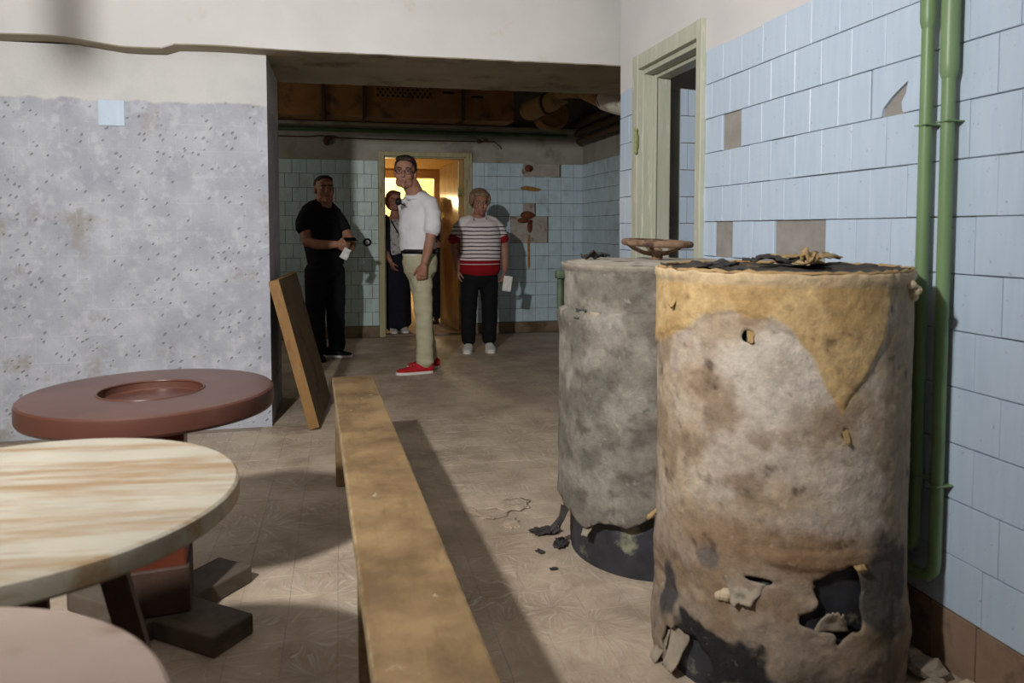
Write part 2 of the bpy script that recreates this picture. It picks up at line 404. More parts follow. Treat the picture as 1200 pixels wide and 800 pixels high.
structure('shadow_stub', MB().tube([(-1.17, 1.66, Z_C), (-1.17, 1.66, 2.19)], .028, 12), M_CREAM, 'unseen stub added under the front ceiling to cast a soft shadow', 'pipe')  # out-of-view stub, added to throw the blurred shadow on the beam
# right wall: cement bed, door opening Y 3.078..3.74, tiles proud of it
XW = 1.587; XB = 1.735
mb = MB()
mb.box((XW, -2.6, 0), (XB, 3.06, 1.955)); mb.box((XW, 3.76, 0), (XB, 4.047, 1.955))
wall_right = structure('wall_right', mb, M_BEDR, 'pale blue tiled wall with green pipes and a doorway', 'wall')
mb = MB().box((1.577, -2.6, 1.955), (XB, 3.06, Z_C)).box((1.577, 3.76, 1.955), (XB, 4.047, Z_C)).box((1.577, 3.06, 2.06), (XB, 3.76, Z_C))
up = mb.build('upper_plaster', M_UPPER, wall_right)
ph = [.021, .126, .059, .134, .065, .14, .075, .013, .103, .022, .113, .022]
for i in range(12):
    z = 0.1627 + .15 * i
    sk = {6: [(2.775, 2.925), (2.175, 2.475)], 9: [(2.72, 2.87), (1.82, 1.97)], 8: [(2.80, 2.86)]}.get(i, [])
    tile_row(wall_right, 'Y', 0.30, 3.032, ph[i], z, M_TILE, XW, skip=sk)
    tile_row(wall_right, 'Y', 3.815, 4.047, ph[i] + .05, z, M_TILE, XW)
# tile with its lower corner broken away, behind the pipes
poly_tile('broken_tile', [(-.074, .0735), (-.074, -.0735), (-.035, -.0735), (-.028, -.050), (.006, -.022), (.036, -.004), (.070, .014), (.063, -.018), (.047, -.042), (.050, -.064), (.054, -.0735), (.074, -.0735), (.074, .0735)], .010, M_TILE, wall_right, (XW, 1.890, 0.1627 + .15 * 9 + .075), ROT_RIGHT)
poly_tile('broken_tile', [(-.07, .0735), (.006, .0735), (.022, .05), (.018, .01), (.03, -.03), (.012, -.06), (-.03, -.0735), (-.07, -.0735)], .010, M_TILE, wall_right, (XW, 2.85 + .06, 0.1627 + .15 * 8 + .075), ROT_RIGHT)
for k in range(18):
    y0 = .33 + .15 * k
    link('skirting_tile', tile_mesh(.1475, .158, .014, M_BROWN_SKIRT), wall_right, (XW, y0 + .075, .082), ROT_RIGHT)
for k in range(2): link('skirting_tile', tile_mesh(.113, .158, .014, M_BROWN_SKIRT), wall_right, (XW, 3.815 + .058 + .116 * k, .082), ROT_RIGHT)

# side doorway frame (door_2)
door2 = thing('door_2', (1.577, 3.409, 0), 'worn green wooden door frame in the blue tiled wall', 'door frame', kind='structure')
def loc2(x, y, z): return (x - 1.577, y - 3.409, z)
def fbox(name, lo, hi, mat, parent, org, b=.004): return MB().bbox([lo[i] - org[i] for i in range(3)], [hi[i] - org[i] for i in range(3)], b).build(name, mat, parent)
o2 = (1.577, 3.409, 0)
fbox('architrave', (1.553, 3.024, 0), (1.60, 3.074, 2.108), M_FRAME, door2, o2)
fbox('architrave', (1.553, 3.744, 0), (1.60, 3.815, 2.108), M_FRAME, door2, o2)
fbox('architrave', (1.555, 3.074, 2.030), (1.60, 3.744, 2.107), M_FRAME, door2, o2)
fbox('jamb', (1.585, 3.05, 0), (1.735, 3.082, 2.04), M_FRAME, door2, o2)
fbox('jamb', (1.585, 3.735, 0), (1.655, 3.765, 2.04), M_FRAME, door2, o2)
fbox('jamb', (1.650, 3.715, 0), (1.735, 3.765, 2.04), M_FRAME, door2, o2)
fbox('door_stop', (1.640, 3.705, 0), (1.654, 3.74, 2.0), M_FRAME, door2, o2, .003)
fbox('head_jamb', (1.585, 3.08, 2.005), (1.655, 3.74, 2.05), M_FRAME, door2, o2)
fbox('head_jamb', (1.650, 3.08, 1.985), (1.735, 3.74, 2.05), M_FRAME, door2, o2)
M_HINGE = mottle('painted_hinge', (118, 130, 84), (140, 150, 104), 20, (96, 72, 40), 12, (.55, .65), .5)
hg = MB().tube([(-.03, 3.738 - 3.409, 1.60), (-.03, 3.738 - 3.409, 1.70)], .008, 10).bbox((-.034, 3.732 - 3.409, 1.615), (-.018, 3.75 - 3.409, 1.685), .002).ell((-.03, 3.738 - 3.409, 1.708), (.009, .009, .012)).ell((-.03, 3.738 - 3.409, 1.592), (.009, .009, .012))
hg.build('hinge', M_HINGE, door2, auto=40)

# side room seen through that doorway
M_DARKBLUE = M_TILE
wall_side = structure('wall_side_room', MB().box((XB, 3.861, 0), (4.0, 4.047, Z_C)), M_BEDB, 'blue tiled wall of the side room seen through the doorway', 'wall')
for i in range(12):
    tile_row(wall_side, 'X', 1.86, 2.90, .03 + (.075 if i % 2 else 0), 0.1627 + .15 * i, M_TILE, 3.861, gv=.003, gh=.004)
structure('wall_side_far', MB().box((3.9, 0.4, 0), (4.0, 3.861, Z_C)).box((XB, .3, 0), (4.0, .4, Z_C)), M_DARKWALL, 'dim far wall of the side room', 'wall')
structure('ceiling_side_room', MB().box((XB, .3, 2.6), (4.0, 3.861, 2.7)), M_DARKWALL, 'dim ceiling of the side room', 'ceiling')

# ------------------------------------------------------------------ rear room shell
YB = 8.21
mb = MB(); DX0, DX1, DZ = 0.474, 1.373, 1.975
mb.box((-2.6, YB, 0), (DX0 - .02, YB + .16, 2.85)).box((DX1 + .02, YB, 0), (2.9, YB + .16, 2.85)).box((DX0 - .02, YB, DZ + .02), (DX1 + .02, YB + .16, 2.85))
wall_back = structure('wall_back', mb, M_BEDB, 'tiled rear wall with a doorway and rust streaks', 'wall')
ZT = 1.925
M_GROUT = mottle('dark_grout', (74, 72, 60), (98, 94, 80), 7, None, rough=.95)
MB().box((-1.0, YB - .0035, .12), (DX0 - .066, YB + .01, ZT)).build('grout', M_GROUT, wall_back)
MB().box((DX1 + .07, YB - .0035, .12), (2.738, YB + .01, ZT)).build('grout', M_GROUT, wall_back)
for (a, c, e, g_) in ((1.873, 2.315, ZT - .9, ZT - .60), (2.03, 2.165, ZT - .60, ZT - .45), (2.023, 2.46, ZT - .15, ZT)): MB().box((a, YB - .0055, e + .002), (c, YB, g_ - .002)).build('cement_patch', M_CEMENT, wall_back)
for i in range(12):
    z = ZT - .15 * (i + 1)
    tile_row(wall_back, 'X', -.95, DX0 - .066, (.036 if i % 2 else -.04), z, M_TILE_G, YB, gv=.004, gh=.004, t=.008)
    sk = []
    if i == 0: sk = [(2.02, 2.32), (2.33, 2.48)]
    if i in (4, 5): sk = [(1.87, 2.32)]
    if i == 3: sk = [(2.03, 2.17)]
    tile_row(wall_back, 'X', DX1 + .07, 2.74, 1.437 + .143, z, M_TILE_B, YB, gv=.003, gh=.004, t=.008, skip=sk)
wall_rr = structure('wall_back_right', MB().box((2.74, 4.0, 0), (2.9, YB, 2.85)), M_BEDB, 'blue tiled side wall of the rear room', 'wall')
MB().box((2.7365, 6.35, .12), (2.75, YB - .01, ZT)).build('grout', M_GROUT, wall_rr)
for i in range(12):
    tile_row(wall_rr, 'Y', 6.4, YB - .01, .05 + (.075 if i % 2 else 0), ZT - .15 * (i + 1), M_TILE_B, 2.74, gv=.003, gh=.004, t=.008)
structure('wall_back_left', MB().box((-2.7, 5.4, 0), (-2.6, YB, 2.85)), M_BEDB, 'plain end wall of the rear room', 'wall')
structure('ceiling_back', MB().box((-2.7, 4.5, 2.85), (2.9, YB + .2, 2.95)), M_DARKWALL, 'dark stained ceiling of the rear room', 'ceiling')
# skirting of the rear wall
mb = MB().bbox((-2.6, YB - .02, 0), (DX0 - .066, YB, .118), .006); mb.bbox((DX1 + .07, YB - .02, 0), (2.74, YB, .118), .006)
o = structure('baseboard_back', mb, mottle('dirty_skirting', (112, 96, 78), (132, 114, 94), 6, (86, 72, 56), 4, (.5, .65), .9, .5, .008, 20), 'dirty brown skirting below the rear wall tiles', 'skirting')

# rear doorway (door_1)
door1 = thing('door_1', (.924, YB, 0), 'beige wooden doorway in the rear wall with its door swung open', 'door', kind='structure')
o1 = (.924, YB, 0)
fbox('architrave', (DX0 - .064, YB - .03, 0), (DX0, YB + .02, 2.025), M_FRAME_B, door1, o1)
fbox('architrave', (DX1, YB - .03, 0), (DX1 + .068, YB + .02, 2.025), M_FRAME_B, door1, o1)
fbox('architrave', (DX0, YB - .03, DZ), (DX1, YB + .02, 2.024), M_FRAME_B, door1, o1)
fbox('jamb', (DX0 - .02, YB + .01, 0), (DX0 + .012, YB + .165, DZ + .02), M_FRAME_B, door1, o1)
fbox('jamb', (DX1 - .012, YB + .01, 0), (DX1 + .02, YB + .165, DZ + .02), M_FRAME_B, door1, o1)
fbox('head_jamb', (DX0, YB + .01, DZ - .012), (DX1, YB + .165, DZ + .02), M_FRAME_B, door1, o1)
fbox('threshold', (DX0, YB + .0, 0), (DX1, YB + .16, .018), M_BROWN_SKIRT, door1, o1)
b = NB('glossy_brown_door'); v = b.pos('object'); z = b.n('ShaderNodeSeparateXYZ', {0: v}).outputs[2]
n_ = b.noise(b.scale(v, (4, 4, .5)), 8, 5)
c_ = b.mix(b.step(n_, .35, .65), lin((150, 122, 76)), lin((172, 146, 98)))
M_DOOR = b.out(c_, .22, n_, .15, .003, .5)
leaf = MB().bbox((0, 0, .02), (.84, .04, DZ - .02), .004).build('door_leaf', M_DOOR, door1, loc=(1.352 - .924, .16, 0), rot=(0, 0, R(97)))
for zz in (.35, .95, 1.6):
    MB().bbox((-.012, -.004, zz - .05), (.012, .044, zz + .05), .002).build('hinge', M_HINGE, leaf)
MB().bbox((.10, -.008, .15), (.74, .0, .85), .004).build('panel', M_DOOR, leaf); MB().bbox((.10, -.008, 1.0), (.74, .0, 1.85), .004).build('panel', M_DOOR, leaf)
M_STEEL = mottle('dull_steel', (120, 116, 108), (150, 146, 138), 20, None, rough=.4, metal=.8)
MB().tube([(.78, -.01, 1.0), (.78, -.05, 1.0)], .009, 10).tube([(.78, -.05, 1.0), (.68, -.05, 1.0)], .008, 10).build('handle', M_STEEL, leaf, auto=40)

# lit rooms beyond the rear doorway
M_WARM = mottle('ochre_plaster', (190, 158, 104), (206, 176, 122), 3, (160, 126, 76), 2.5, (.55, .7), .8, .15)
M_LINTEL = mottle('brown_painted_wood', (120, 86, 44), (140, 102, 56), 6, None, rough=.5, stretch=(1, 4, 4))
mb = MB().box((-.6, YB + .16, 0), (-.5, 11, 2.5)).box((2.3, YB + .16, 0), (2.4, 11, 2.5))
mb.box((-.6, 11, 0), (.55, 11.12, 2.5)).box((1.38, 11, 0), (2.4, 11.12, 2.5)).box((.55, 11, 2.0), (1.38, 11.12, 2.5))
structure('wall_lit_room', mb, M_WARM, 'warm lit walls of the room beyond the rear doorway', 'wall')
structure('ceiling_lit_room', MB().box((-.6, YB + .16, 2.45), (2.4, 11.1, 2.55)), M_WARM, 'warm lit ceiling beyond the rear doorway', 'ceiling')
door3 = thing('door_3', (.965, 11, 0), 'brown door frame at the back of the lit room', 'door frame', kind='structure')
fbox('jamb', (.49, 10.96, 0), (.56, 11.12, 1.935), M_LINTEL, door3, (.965, 11, 0)); fbox('jamb', (1.36, 10.96, 0), (1.44, 11.12, 1.935), M_LINTEL, door3, (.965, 11, 0))
fbox('head_jamb', (.49, 10.96, 1.935), (1.44, 11.12, 2.04), M_LINTEL, door3, (.965, 11, 0))
mb = MB().box((-.6, 13, 0), (2.4, 13.1, 2.5)).box((-.6, 11.12, 0), (-.5, 13, 2.5)).box((2.3, 11.12, 0), (2.4, 13, 2.5)).box((-.6, 11.12, 2.45), (2.4, 13.1, 2.55))
structure('wall_yellow_room', mb, M_YELLOW, 'bright yellow lit room at the very back', 'wall')

# ------------------------------------------------------------------ green wall pipes
M_GREEN = mottle('green_pipe_paint', (106, 130, 92), (120, 144, 104), 10, (92, 84, 56), 7, (.62, .72), .38, .2, .002, 50, (1, 1, .4))
def wall_pipe(y, zlow, zs, r, r2, label, elbow):
    t = thing('wall_pipe', (1.577, y, 0), label, 'pipe', 'green pipes on the tiled wall')
    x = -.034
    pts = [(x, 0, Z_C - .02), (x, 0, zlow + .04)]
    if elbow: pts += [(x, .004, zlow + .015), (x - .004, .02, zlow - .006), (x - .004, .05, zlow - .012), (x - .004, .30, zlow - .012)]
    MB().tube(pts, r, 14).build('tube', M_GREEN, t, auto=50)
    MB().tube([(x, 0, Z_C - .02), (x, 0, zs + .02), (x, 0, zs), (x, 0, zs - .018)], [r2, r2, r2 * .98, r * 1.02], 14).build('sleeve', M_GREEN, t, auto=30)
    for zz in (1.46, .5): MB().bbox((x - r - .003, -r - .004, zz - .002), (.012, r + .004, zz + .002), .001).build('bracket', M_GREEN, t)
    return t
wall_pipe(1.712, .30, 1.735, .0165, .0215, 'green wall pipe farther from the viewer with a short sleeve at the top', True)
wall_pipe(1.638, .25, 1.588, .0165, .0225, 'green wall pipe nearer the viewer with a long sleeve at the top', True)

# ------------------------------------------------------------------ drums
def lerp_tab(tab, x):
    if x <= tab[0][0]: return tab[0][1]
    for (a, u), (b, w) in zip(tab, tab[1:]):
        if x <= b: return u + (w - u) * (x - a) / (b - a)
    return tab[-1][1]
def sm(x, a, b): 
    t = max(0, min(1, (x - a) / (b - a))); return t * t * (3 - 2 * t)
def mixc(a, b, t): return tuple(p + (q - p) * t for p, q in zip(a, b))
def attr_mat(name, rough=.85, fine=((118, 110, 100), .35), bs=.6, bscale=38):
    b = NB(name); v = b.pos('object'); c = b.n('ShaderNodeAttribute', attribute_name='Col').outputs['Color']
    n1 = b.noise(v, 22, 7, .65); k = b.math('MULTIPLY_ADD', b.noise(v, 30, 8, .72), 1.3, .35)
    c = b.mix(1.0, c, b.n('ShaderNodeCombineXYZ', {0: k, 1: k, 2: k}).outputs[0], 'MULTIPLY')
    c = b.mix(b.math('MULTIPLY', b.step(b.noise(v, 55, 4, .6), .62, .72), fine[1]), c, lin(fine[0]))
    c = b.mix(b.math('MULTIPLY', b.step(b.noise(b.vmath('ADD', v, (5, 1, 3)).outputs[0], 30, 5, .6), .64, .74), .25), c, lin((206, 196, 180)))
    return b.out(c, rough, b.math('ADD', n1, b.math('MULTIPLY', b.noise(v, bscale * 2.5, 6, .7), .8)), bs, .007, .25)
def shell(name, azc, Rf, zlo, zhi, colf, mat, parent, n=400, m=190, hole=None, thick=.004):
    """curved skin: phi in degrees from the azimuth azc, positive anticlockwise seen as image left"""
    vs = []; cs = []
    for j in range(m + 1):
        for i in range(n):
            p = -180 + 360 * i / n; a, b_ = zlo(p), zhi(p); z = a + (b_ - a) * j / m
            r = Rf(p, z); az = azc + R(p)
            vs.append((r * math.sin(az), r * math.cos(az), z)); cs.append(colf(p, z))
    fs = []
    for j in range(m):
        for i in range(n):
            p = -180 + 360 * (i + .5) / n; z = (vs[j * n + i][2] + vs[(j + 1) * n + i][2]) / 2
            if hole and hole(p, z): continue
            i2 = (i + 1) % n; fs.append((j * n + i, j * n + i2, (j + 1) * n + i2, (j + 1) * n + i))
    me = bpy.data.meshes.new(name); me.from_pydata(vs, [], fs); me.materials.append(mat)
    at = me.color_attributes.new('Col', 'FLOAT_COLOR', 'POINT'); at.data.foreach_set('color', [q for c in cs for q in (c[0], c[1], c[2], 1.0)])
    bm = bmesh.new(); bm.from_mesh(me)
    nb = {v_: [e.other_vert(v_) for e in v_.link_edges if e.is_boundary] for v_ in bm.verts if v_.is_boundary}
    for _ in range(5):
        new = {v_: (v_.co * .4 + sum((q.co for q in l), Vector()) / len(l) * .6) for v_, l in nb.items() if l}
        for v_, c_ in new.items(): v_.co = c_
    bmesh.ops.delete(bm, geom=[v_ for v_ in bm.verts if not v_.link_faces], context='VERTS'); bm.to_mesh(me); bm.free()
    me.polygons.foreach_set('use_smooth', [True] * len(me.polygons)); me.update()
    o = link(name, me, parent)
    if thick:
        md = o.modifiers.new('thickness', 'SOLIDIFY'); md.thickness = thick; md.offset = -1
    return o
L3 = lambda *c: lin(c)[:3]
M_JACKET = attr_mat('peeling_canvas_jacket'); M_JACKET2 = attr_mat('grey_cement_jacket', fine=((90, 86, 78), .4))
M_TAR = mottle('black_tarred_drum', (36, 36, 40), (66, 66, 72), 9, (132, 132, 112), 7, (.60, .70), .55, .5, .006, 30, coord='object')
M_LIDDARK = mottle('sooty_lid', (48, 44, 40), (74, 68, 60), 12, (150, 128, 92), 9, (.6, .7), .85, .7, .012, 30, coord='object')
M_RAG = mottle('dried_canvas_scrap', (148, 122, 82), (168, 142, 100), 14, (86, 64, 38), 9, (.58, .68), .85, .5, .006, 50, coord='object')
M_CRUMB = mottle('plaster_crumb', (178, 160, 132), (200, 184, 158), 30, None, rough=.9, coord='object')
M_BLACKSCRAP = mottle('tar_scrap', (40, 38, 38), (66, 62, 60), 20, None, rough=.8, coord='object')

# front drum
C1 = (1.177, 1.817); R1 = .320; az1 = math.atan2(-C1[0], -C1[1]); H1 = 1.075
ochre_line = [(-180, .9), (-75, 1.2), (-52, 1.2), (-46, .92), (-35, .82), (-26, .755), (-20, .80), (-14, .87), (-6, .935), (4, .975), (14, .985), (30, .975), (40, .93), (60, .90), (90, .86), (180, .9)]
OCH, OCH2 = L3(188, 160, 114), L3(172, 142, 96); BEI, PNK = L3(166, 148, 126), L3(172, 158, 144); BRN, BLK, DGR = L3(122, 94, 64), L3(36, 34, 35), L3(78, 72, 66)
def blot(p, z, cp_, cz, rp, rz, s, edge=.25):
    d = math.hypot((p - cp_) / rp, (z - cz) / rz) + .55 * s
    return 1 - sm(d, 1 - edge, 1 + edge)
def front_col(p, z):
    q = Vector((math.sin(R(p)) * .32, math.cos(R(p)) * .32, z))
    n1 = fbm(q, 9, 5); n2 = fbm(q + Vector((4, 2, 9)), 22, 4); n3 = fbm(q + Vector((1, 7, 3)), 5, 4)
    c = mixc(BEI, PNK, sm(n3, -.2, .35)); c = mixc(c, L3(134, 114, 92), sm(n1, .05, .45) * .75); c = mixc(c, L3(190, 178, 162), sm(-n1, .1, .5) * .5); c = mixc(c, L3(120, 104, 86), sm(n2, .25, .6) * .5)
    c = mixc(c, L3(196, 186, 174), blot(p, z, 0, .80, 22, .12, n1, .5) * .7)
    o = sm(z + .018 * n1 + .008 * n2, lerp_tab(ochre_line, p) - .006, lerp_tab(ochre_line, p) + .008)
    c = mixc(c, mixc(mixc(OCH, OCH2, sm(n1, -.1, .4)), L3(150, 124, 88), sm(n2, .2, .6) * .6), o)
    c = mixc(c, L3(140, 126, 104), sm(-p + 10 * n1, 47, 53) * (1 - sm(-p, 120, 140)) * .8)
    c = mixc(c, BRN, blot(p, z, -20, .40, 26, .055, n1, .5) * .85 + 0)
    c = mixc(c, BRN, blot(p, z, 20, .42, 30, .06, n1, .6) * .55)
    c = mixc(c, L3(120, 98, 74), (1 - sm(z + .06 * n1, .30, .46)) * .55)
    c = mixc(c, L3(126, 114, 100), (1 - sm(z + .08 * n1, .14, .30)) * .7)
    c = mixc(c, DGR, blot(p, z, -52, .30, 16, .15, n1, .2))
    c = mixc(c, L3(88, 80, 72), blot(p, z, -40, .08, 40, .07, n1, .3) * .8)
    c = mixc(c, L3(96, 90, 86), blot(p, z, 28, .355, 7, .035, n1, .2) * .8)
    c = mixc(c, BLK, blot(p, z, 24, .10, 24, .07, n1 * 1.3, .12)); c = mixc(c, L3(70, 66, 64), blot(p, z, 58, .21, 9, .09, n1, .2))
    c = mixc(c, L3(70, 60, 50), sm(n2, .62, .75) * .6)
    c = mixc(c, L3(196, 176, 146), sm(z, H1 - .035, H1 - .02) * .6)
    return c
def front_hole(p, z):
    q = Vector((math.sin(R(p)) * .32, math.cos(R(p)) * .32, z)); n1 = fbm(q, 12, 5)
    return blot(p, z, -25, .295, 13, .075, n1, .05) > .5 or blot(p, z, 36, .065, 15, .075, n1 * 1.3, .05) > .5 or blot(p, z, 12, .925, 2.2, .016, n1, .05) > .5 or blot(p, z, 6, .335, 7, .012, n1, .05) > .5 or blot(p, z, -28, .70, 2, .02, n1, .05) > .5
def front_R(p, z):
    q = Vector((math.sin(R(p)) * .32, math.cos(R(p)) * .32, z)); n1 = fbm(q, 7, 4)
    r = R1 + .0018 * n1 + .0018 * fbm(q, 36, 3)
    r += .005 * sm(z + .018 * n1, lerp_tab(ochre_line, p), lerp_tab(ochre_line, p) + .008)
    r += .004 * sm(z, H1 - .03, H1 - .012) * (1 + .8 * noise.noise(q * 40))
    r += .010 * (1 - sm(z, .20, .38)) * (.5 + n1) + .008 * blot(p, z, -22, .40, 22, .02, n1, .4)
    r -= .012 * blot(p, z, 55, .25, 14, .06, n1, .5)
    return r
def rag_edge(s, amp): return lambda p: max(0.0, s + amp * (noise.noise((p * .06, s * 9, 1.7)) + .6 * noise.noise((p * .21, 4, s))))
d1 = thing('drum', (C1[0], C1[1], 0), 'peeling ochre and beige cylindrical drum nearest the viewer beside the green pipes', 'drum', 'insulated drums')
MB().lathe([(R1 - .014, .0), (R1 - .014, H1 - .01)], 72).build('inner_drum', M_TAR, d1, auto=40)
shell('jacket', az1, front_R, lambda p: .004 + .012 * abs(noise.noise((p * .1, 2, 0))), lambda p: H1 + .006 * noise.noise((p * .12, 5, 1)), front_col, M_JACKET, d1, hole=front_hole, thick=.007)
mb = MB(); n = 72; vs = [(0, 0, H1 + .004)]; fs = []
for j in range(1, 13):
    for i in range(n):
        a = 2 * math.pi * i / n; r = (R1 + .002) * j / 12
        vs.append((r * math.sin(a), r * math.cos(a), H1 - .008 + .016 * fbm((r * math.sin(a), r * math.cos(a), 3), 12, 4) + (.008 if j == 12 else 0)))
for i in range(n):
    fs.append((0, 1 + i, 1 + (i + 1) % n))
    for j in range(11): fs.append((1 + j * n + i, 1 + (j + 1) * n + i, 1 + (j + 1) * n + (i + 1) % n, 1 + j * n + (i + 1) % n))
mb.add(vs, fs).build('lid', M_LIDDARK, d1, smooth=True)
# crumbly rim roll
mb = MB(); pts = []; rr = []
for i in range(121):
    p = -180 + 3 * i; a = az1 + R(p); r = R1 + .004 + .005 * noise.noise((p * .3, 0, 0)); pts.append((r * math.sin(a), r * math.cos(a), H1 + .002 + .006 * noise.noise((p * .2, 4, 0)))); rr.append(max(.0015, .0045 + .007 * noise.noise((p * .45, 9, 0))))
mb.tube(pts, rr, 8).build('rim', M_RAG, d1, smooth=True)
def scrap(name, c, w, l, amp, mat, parent, seed, rot=0, thick=.004, curl=0.0, n=14):
    """crumpled sheet with ragged outline"""
    vs = []; fs = []
    for j in range(n + 1):
        for i in range(n + 1):
            u, v = i / n * 2 - 1, j / n * 2 - 1
            k = 1 + .25 * noise.noise((u * 2, v * 2, seed)); x, y = u * w / 2 * k, v * l / 2 * k
            z = amp * (noise.noise((u * 1.6, v * 1.6, seed + 3)) + .5 * noise.noise((u * 4, v * 4, seed + 5))) + curl * u * u
            vs.append((x, y, z + amp * .9))
    for j in range(n):
        for i in range(n):
            a, b_ = i / n * 2 - 1, j / n * 2 - 1
            if a * a + b_ * b_ > .95 + .5 * noise.noise((a * 4, b_ * 4, seed + 9)): continue
            fs.append((j * (n + 1) + i, j * (n + 1) + i + 1, (j + 1) * (n + 1) + i + 1, (j + 1) * (n + 1) + i))
    o = MB().add(vs, fs).build(name, mat, parent, smooth=True, loc=c, rot=(0, 0, rot))
    md = o.modifiers.new('thickness', 'SOLIDIFY'); md.thickness = thick
    return o
scrap('canvas_scrap', (.14, .08, H1 + .004), .26, .15, .018, M_RAG, d1, 2.2, .5, curl=.012)
scrap('canvas_scrap', (.02, .05, H1 + .006), .17, .10, .018, M_BLACKSCRAP, d1, 5.7, -.3)
scrap('canvas_scrap', (-.16, .02, H1 + .004), .13, .09, .012, M_BLACKSCRAP, d1, 8.1, .9)
scrap('canvas_scrap', (.05, -.06, H1 + .006), .05, .04, .03, M_RAG, d1, 9.3, .2)
def on_drum(az0, p, r, z): a = az0 + R(p); return (r * math.sin(a), r * math.cos(a), z)
def flap(parent, az0, p, z, w, h, lift, mat, seed, Rr):
    """little torn tongue curling off the jacket"""
    n = 8; vs = []; fs = []; a = az0 + R(p); out = Vector((math.sin(a), math.cos(a), 0)); side = Vector((math.cos(a), -math.sin(a), 0))
    for j in range(n + 1):
        t = j / n
        for i in range(n + 1):
            u = i / n * 2 - 1; ww = w / 2 * (1 - .55 * t) * (1 + .25 * noise.noise((u * 2, t * 3, seed)))
            q = out * (Rr + .004 + lift * t * t + .004 * noise.noise((u * 3, t * 3, seed + 2))) + side * (u * ww) + Vector((0, 0, z - h * t * (1 + .3 * noise.noise((u * 2, 0, seed)))))
            vs.append(tuple(q))
    for j in range(n):
        for i in range(n): fs.append((j * (n + 1) + i, j * (n + 1) + i + 1, (j + 1) * (n + 1) + i + 1, (j + 1) * (n + 1) + i))
    o = MB().add(vs, fs).build('torn_flap', mat, parent, smooth=True); md = o.modifiers.new('thickness', 'SOLIDIFY'); md.thickness = .004
M_FLAPG = mottle('grey_torn_cement', (130, 120, 106), (156, 144, 126), 18, (92, 84, 74), 10, (.55, .66), .9, .6, .006, 40, coord='object')
for (p, z, w, h, l, m_, s_) in ((11, .942, .022, .03, .012, M_RAG, 1), (51, 1.03, .03, .05, .02, M_RAG, 2), (-28, .725, .025, .045, .014, M_RAG, 3), (12, .33, .10, .05, .03, M_FLAPG, 4), (-24, .225, .09, -.05, .016, M_FLAPG, 5),
                              (46, .13, .08, .10, .04, M_FLAPG, 6), (60, .10, .07, .10, .035, M_FLAPG, 7), (76, .40, .03, .04, .03, M_RAG, 10), (-35, .41, .05, .03, .02, M_RAG, 11)):
    flap(d1, az1, p, z, w, h, l, m_, s_, R1)
for (p, z, r) in ((19, .283, .022), (22, .275, .016), (-70, 1.03, .022), (-66, 1.045, .016), (-72, 1.012, .014)):
    q = on_drum(az1, p, R1 + .010, z); MB().ell(q, (r, r * .8, r * .75), Matrix.Rotation(p, 3, 'Z'), 9, 6).build('plaster_lump', M_CRUMB, d1)

# rear grey drum
C2 = (1.14, 2.54); R2 = .338; az2 = math.atan2(-C2[0], -C2[1]); H2 = 1.06
def grey_col(p, z):
    q = Vector((math.sin(R(p)) * .33, math.cos(R(p)) * .33, z)); n1 = fbm(q, 8, 5); n2 = fbm(q + Vector((4, 2, 9)), 20, 4)
    c = mixc(L3(104, 99, 91), L3(124, 118, 108), sm(n1, -.25, .3)); c = mixc(c, L3(90, 84, 75), sm(n2, .1, .5) * .7)
    c = mixc(c, L3(146, 141, 132), sm(n1, .32, .5) * .5); c = mixc(c, L3(146, 138, 124), sm(z, H2 - .03, H2) * .6)
    return mixc(c, L3(80, 74, 66), sm(n2, .68, .8) * .6)
def grey_R(p, z):
    q = Vector((math.sin(R(p)) * .33, math.cos(R(p)) * .33, z)); n1 = fbm(q, 6, 4)
    step = .885 + .02 * noise.noise((p * .05, 0, 3)) + .012 * noise.noise((p * .3, 0, 5))
    return R2 - .004 + .0035 * n1 + (.016 + .010 * sm(z, step - .09, step)) * (1 - sm(z, step - .004, step + .006)) + .008 * sm(z, H2 - .025, H2 - .01) + .006 * (1 - sm(z, .18, .34))
torn = [(-180, .2), (-60, .22), (-10, .27), (-2, .25), (6, .22), (13, .19), (22, .20), (32, .185), (38, .155), (46, .16), (52, .19), (58, .18), (66, .21), (80, .2), (180, .2)]
d2 = thing('drum', (C2[0], C2[1], 0), 'grey cement coated drum with a black torn base behind the ochre one', 'drum', 'insulated drums')
MB().lathe([(R2 - .024, 0), (R2 - .020, .05), (R2 - .022, H2 - .01)], 72).build('inner_drum', M_TAR, d2, auto=40)
shell('jacket', az2, grey_R, lambda p: lerp_tab(torn, p) + .022 * noise.noise((p * .35, 1, 1)) + .012 * noise.noise((p * 1.3, 2, 1)), lambda p: H2, grey_col, M_JACKET2, d2, n=300, m=110, thick=.012)
vs = [(0, 0, H2)]; fs = []; n = 60
for j in range(1, 11):
    for i in range(n):
        a = 2 * math.pi * i / n; r = (R2 + .006) * j / 10; vs.append((r * math.sin(a), r * math.cos(a), H2 + .004 * fbm((r * math.sin(a), r * math.cos(a), 1), 9, 3) + (.006 if j < 9 else 0)))
for i in range(n):
    fs.append((0, 1 + i, 1 + (i + 1) % n))
    for j in range(9): fs.append((1 + j * n + i, 1 + (j + 1) * n + i, 1 + (j + 1) * n + (i + 1) % n, 1 + j * n + (i + 1) % n))
MB().add(vs, fs).build('lid', mottle('pale_cement_lid', (146, 138, 124), (172, 164, 150), 10, (104, 96, 84), 7, (.58, .68), .9, .5, .008, 30, coord='object'), d2, smooth=True)
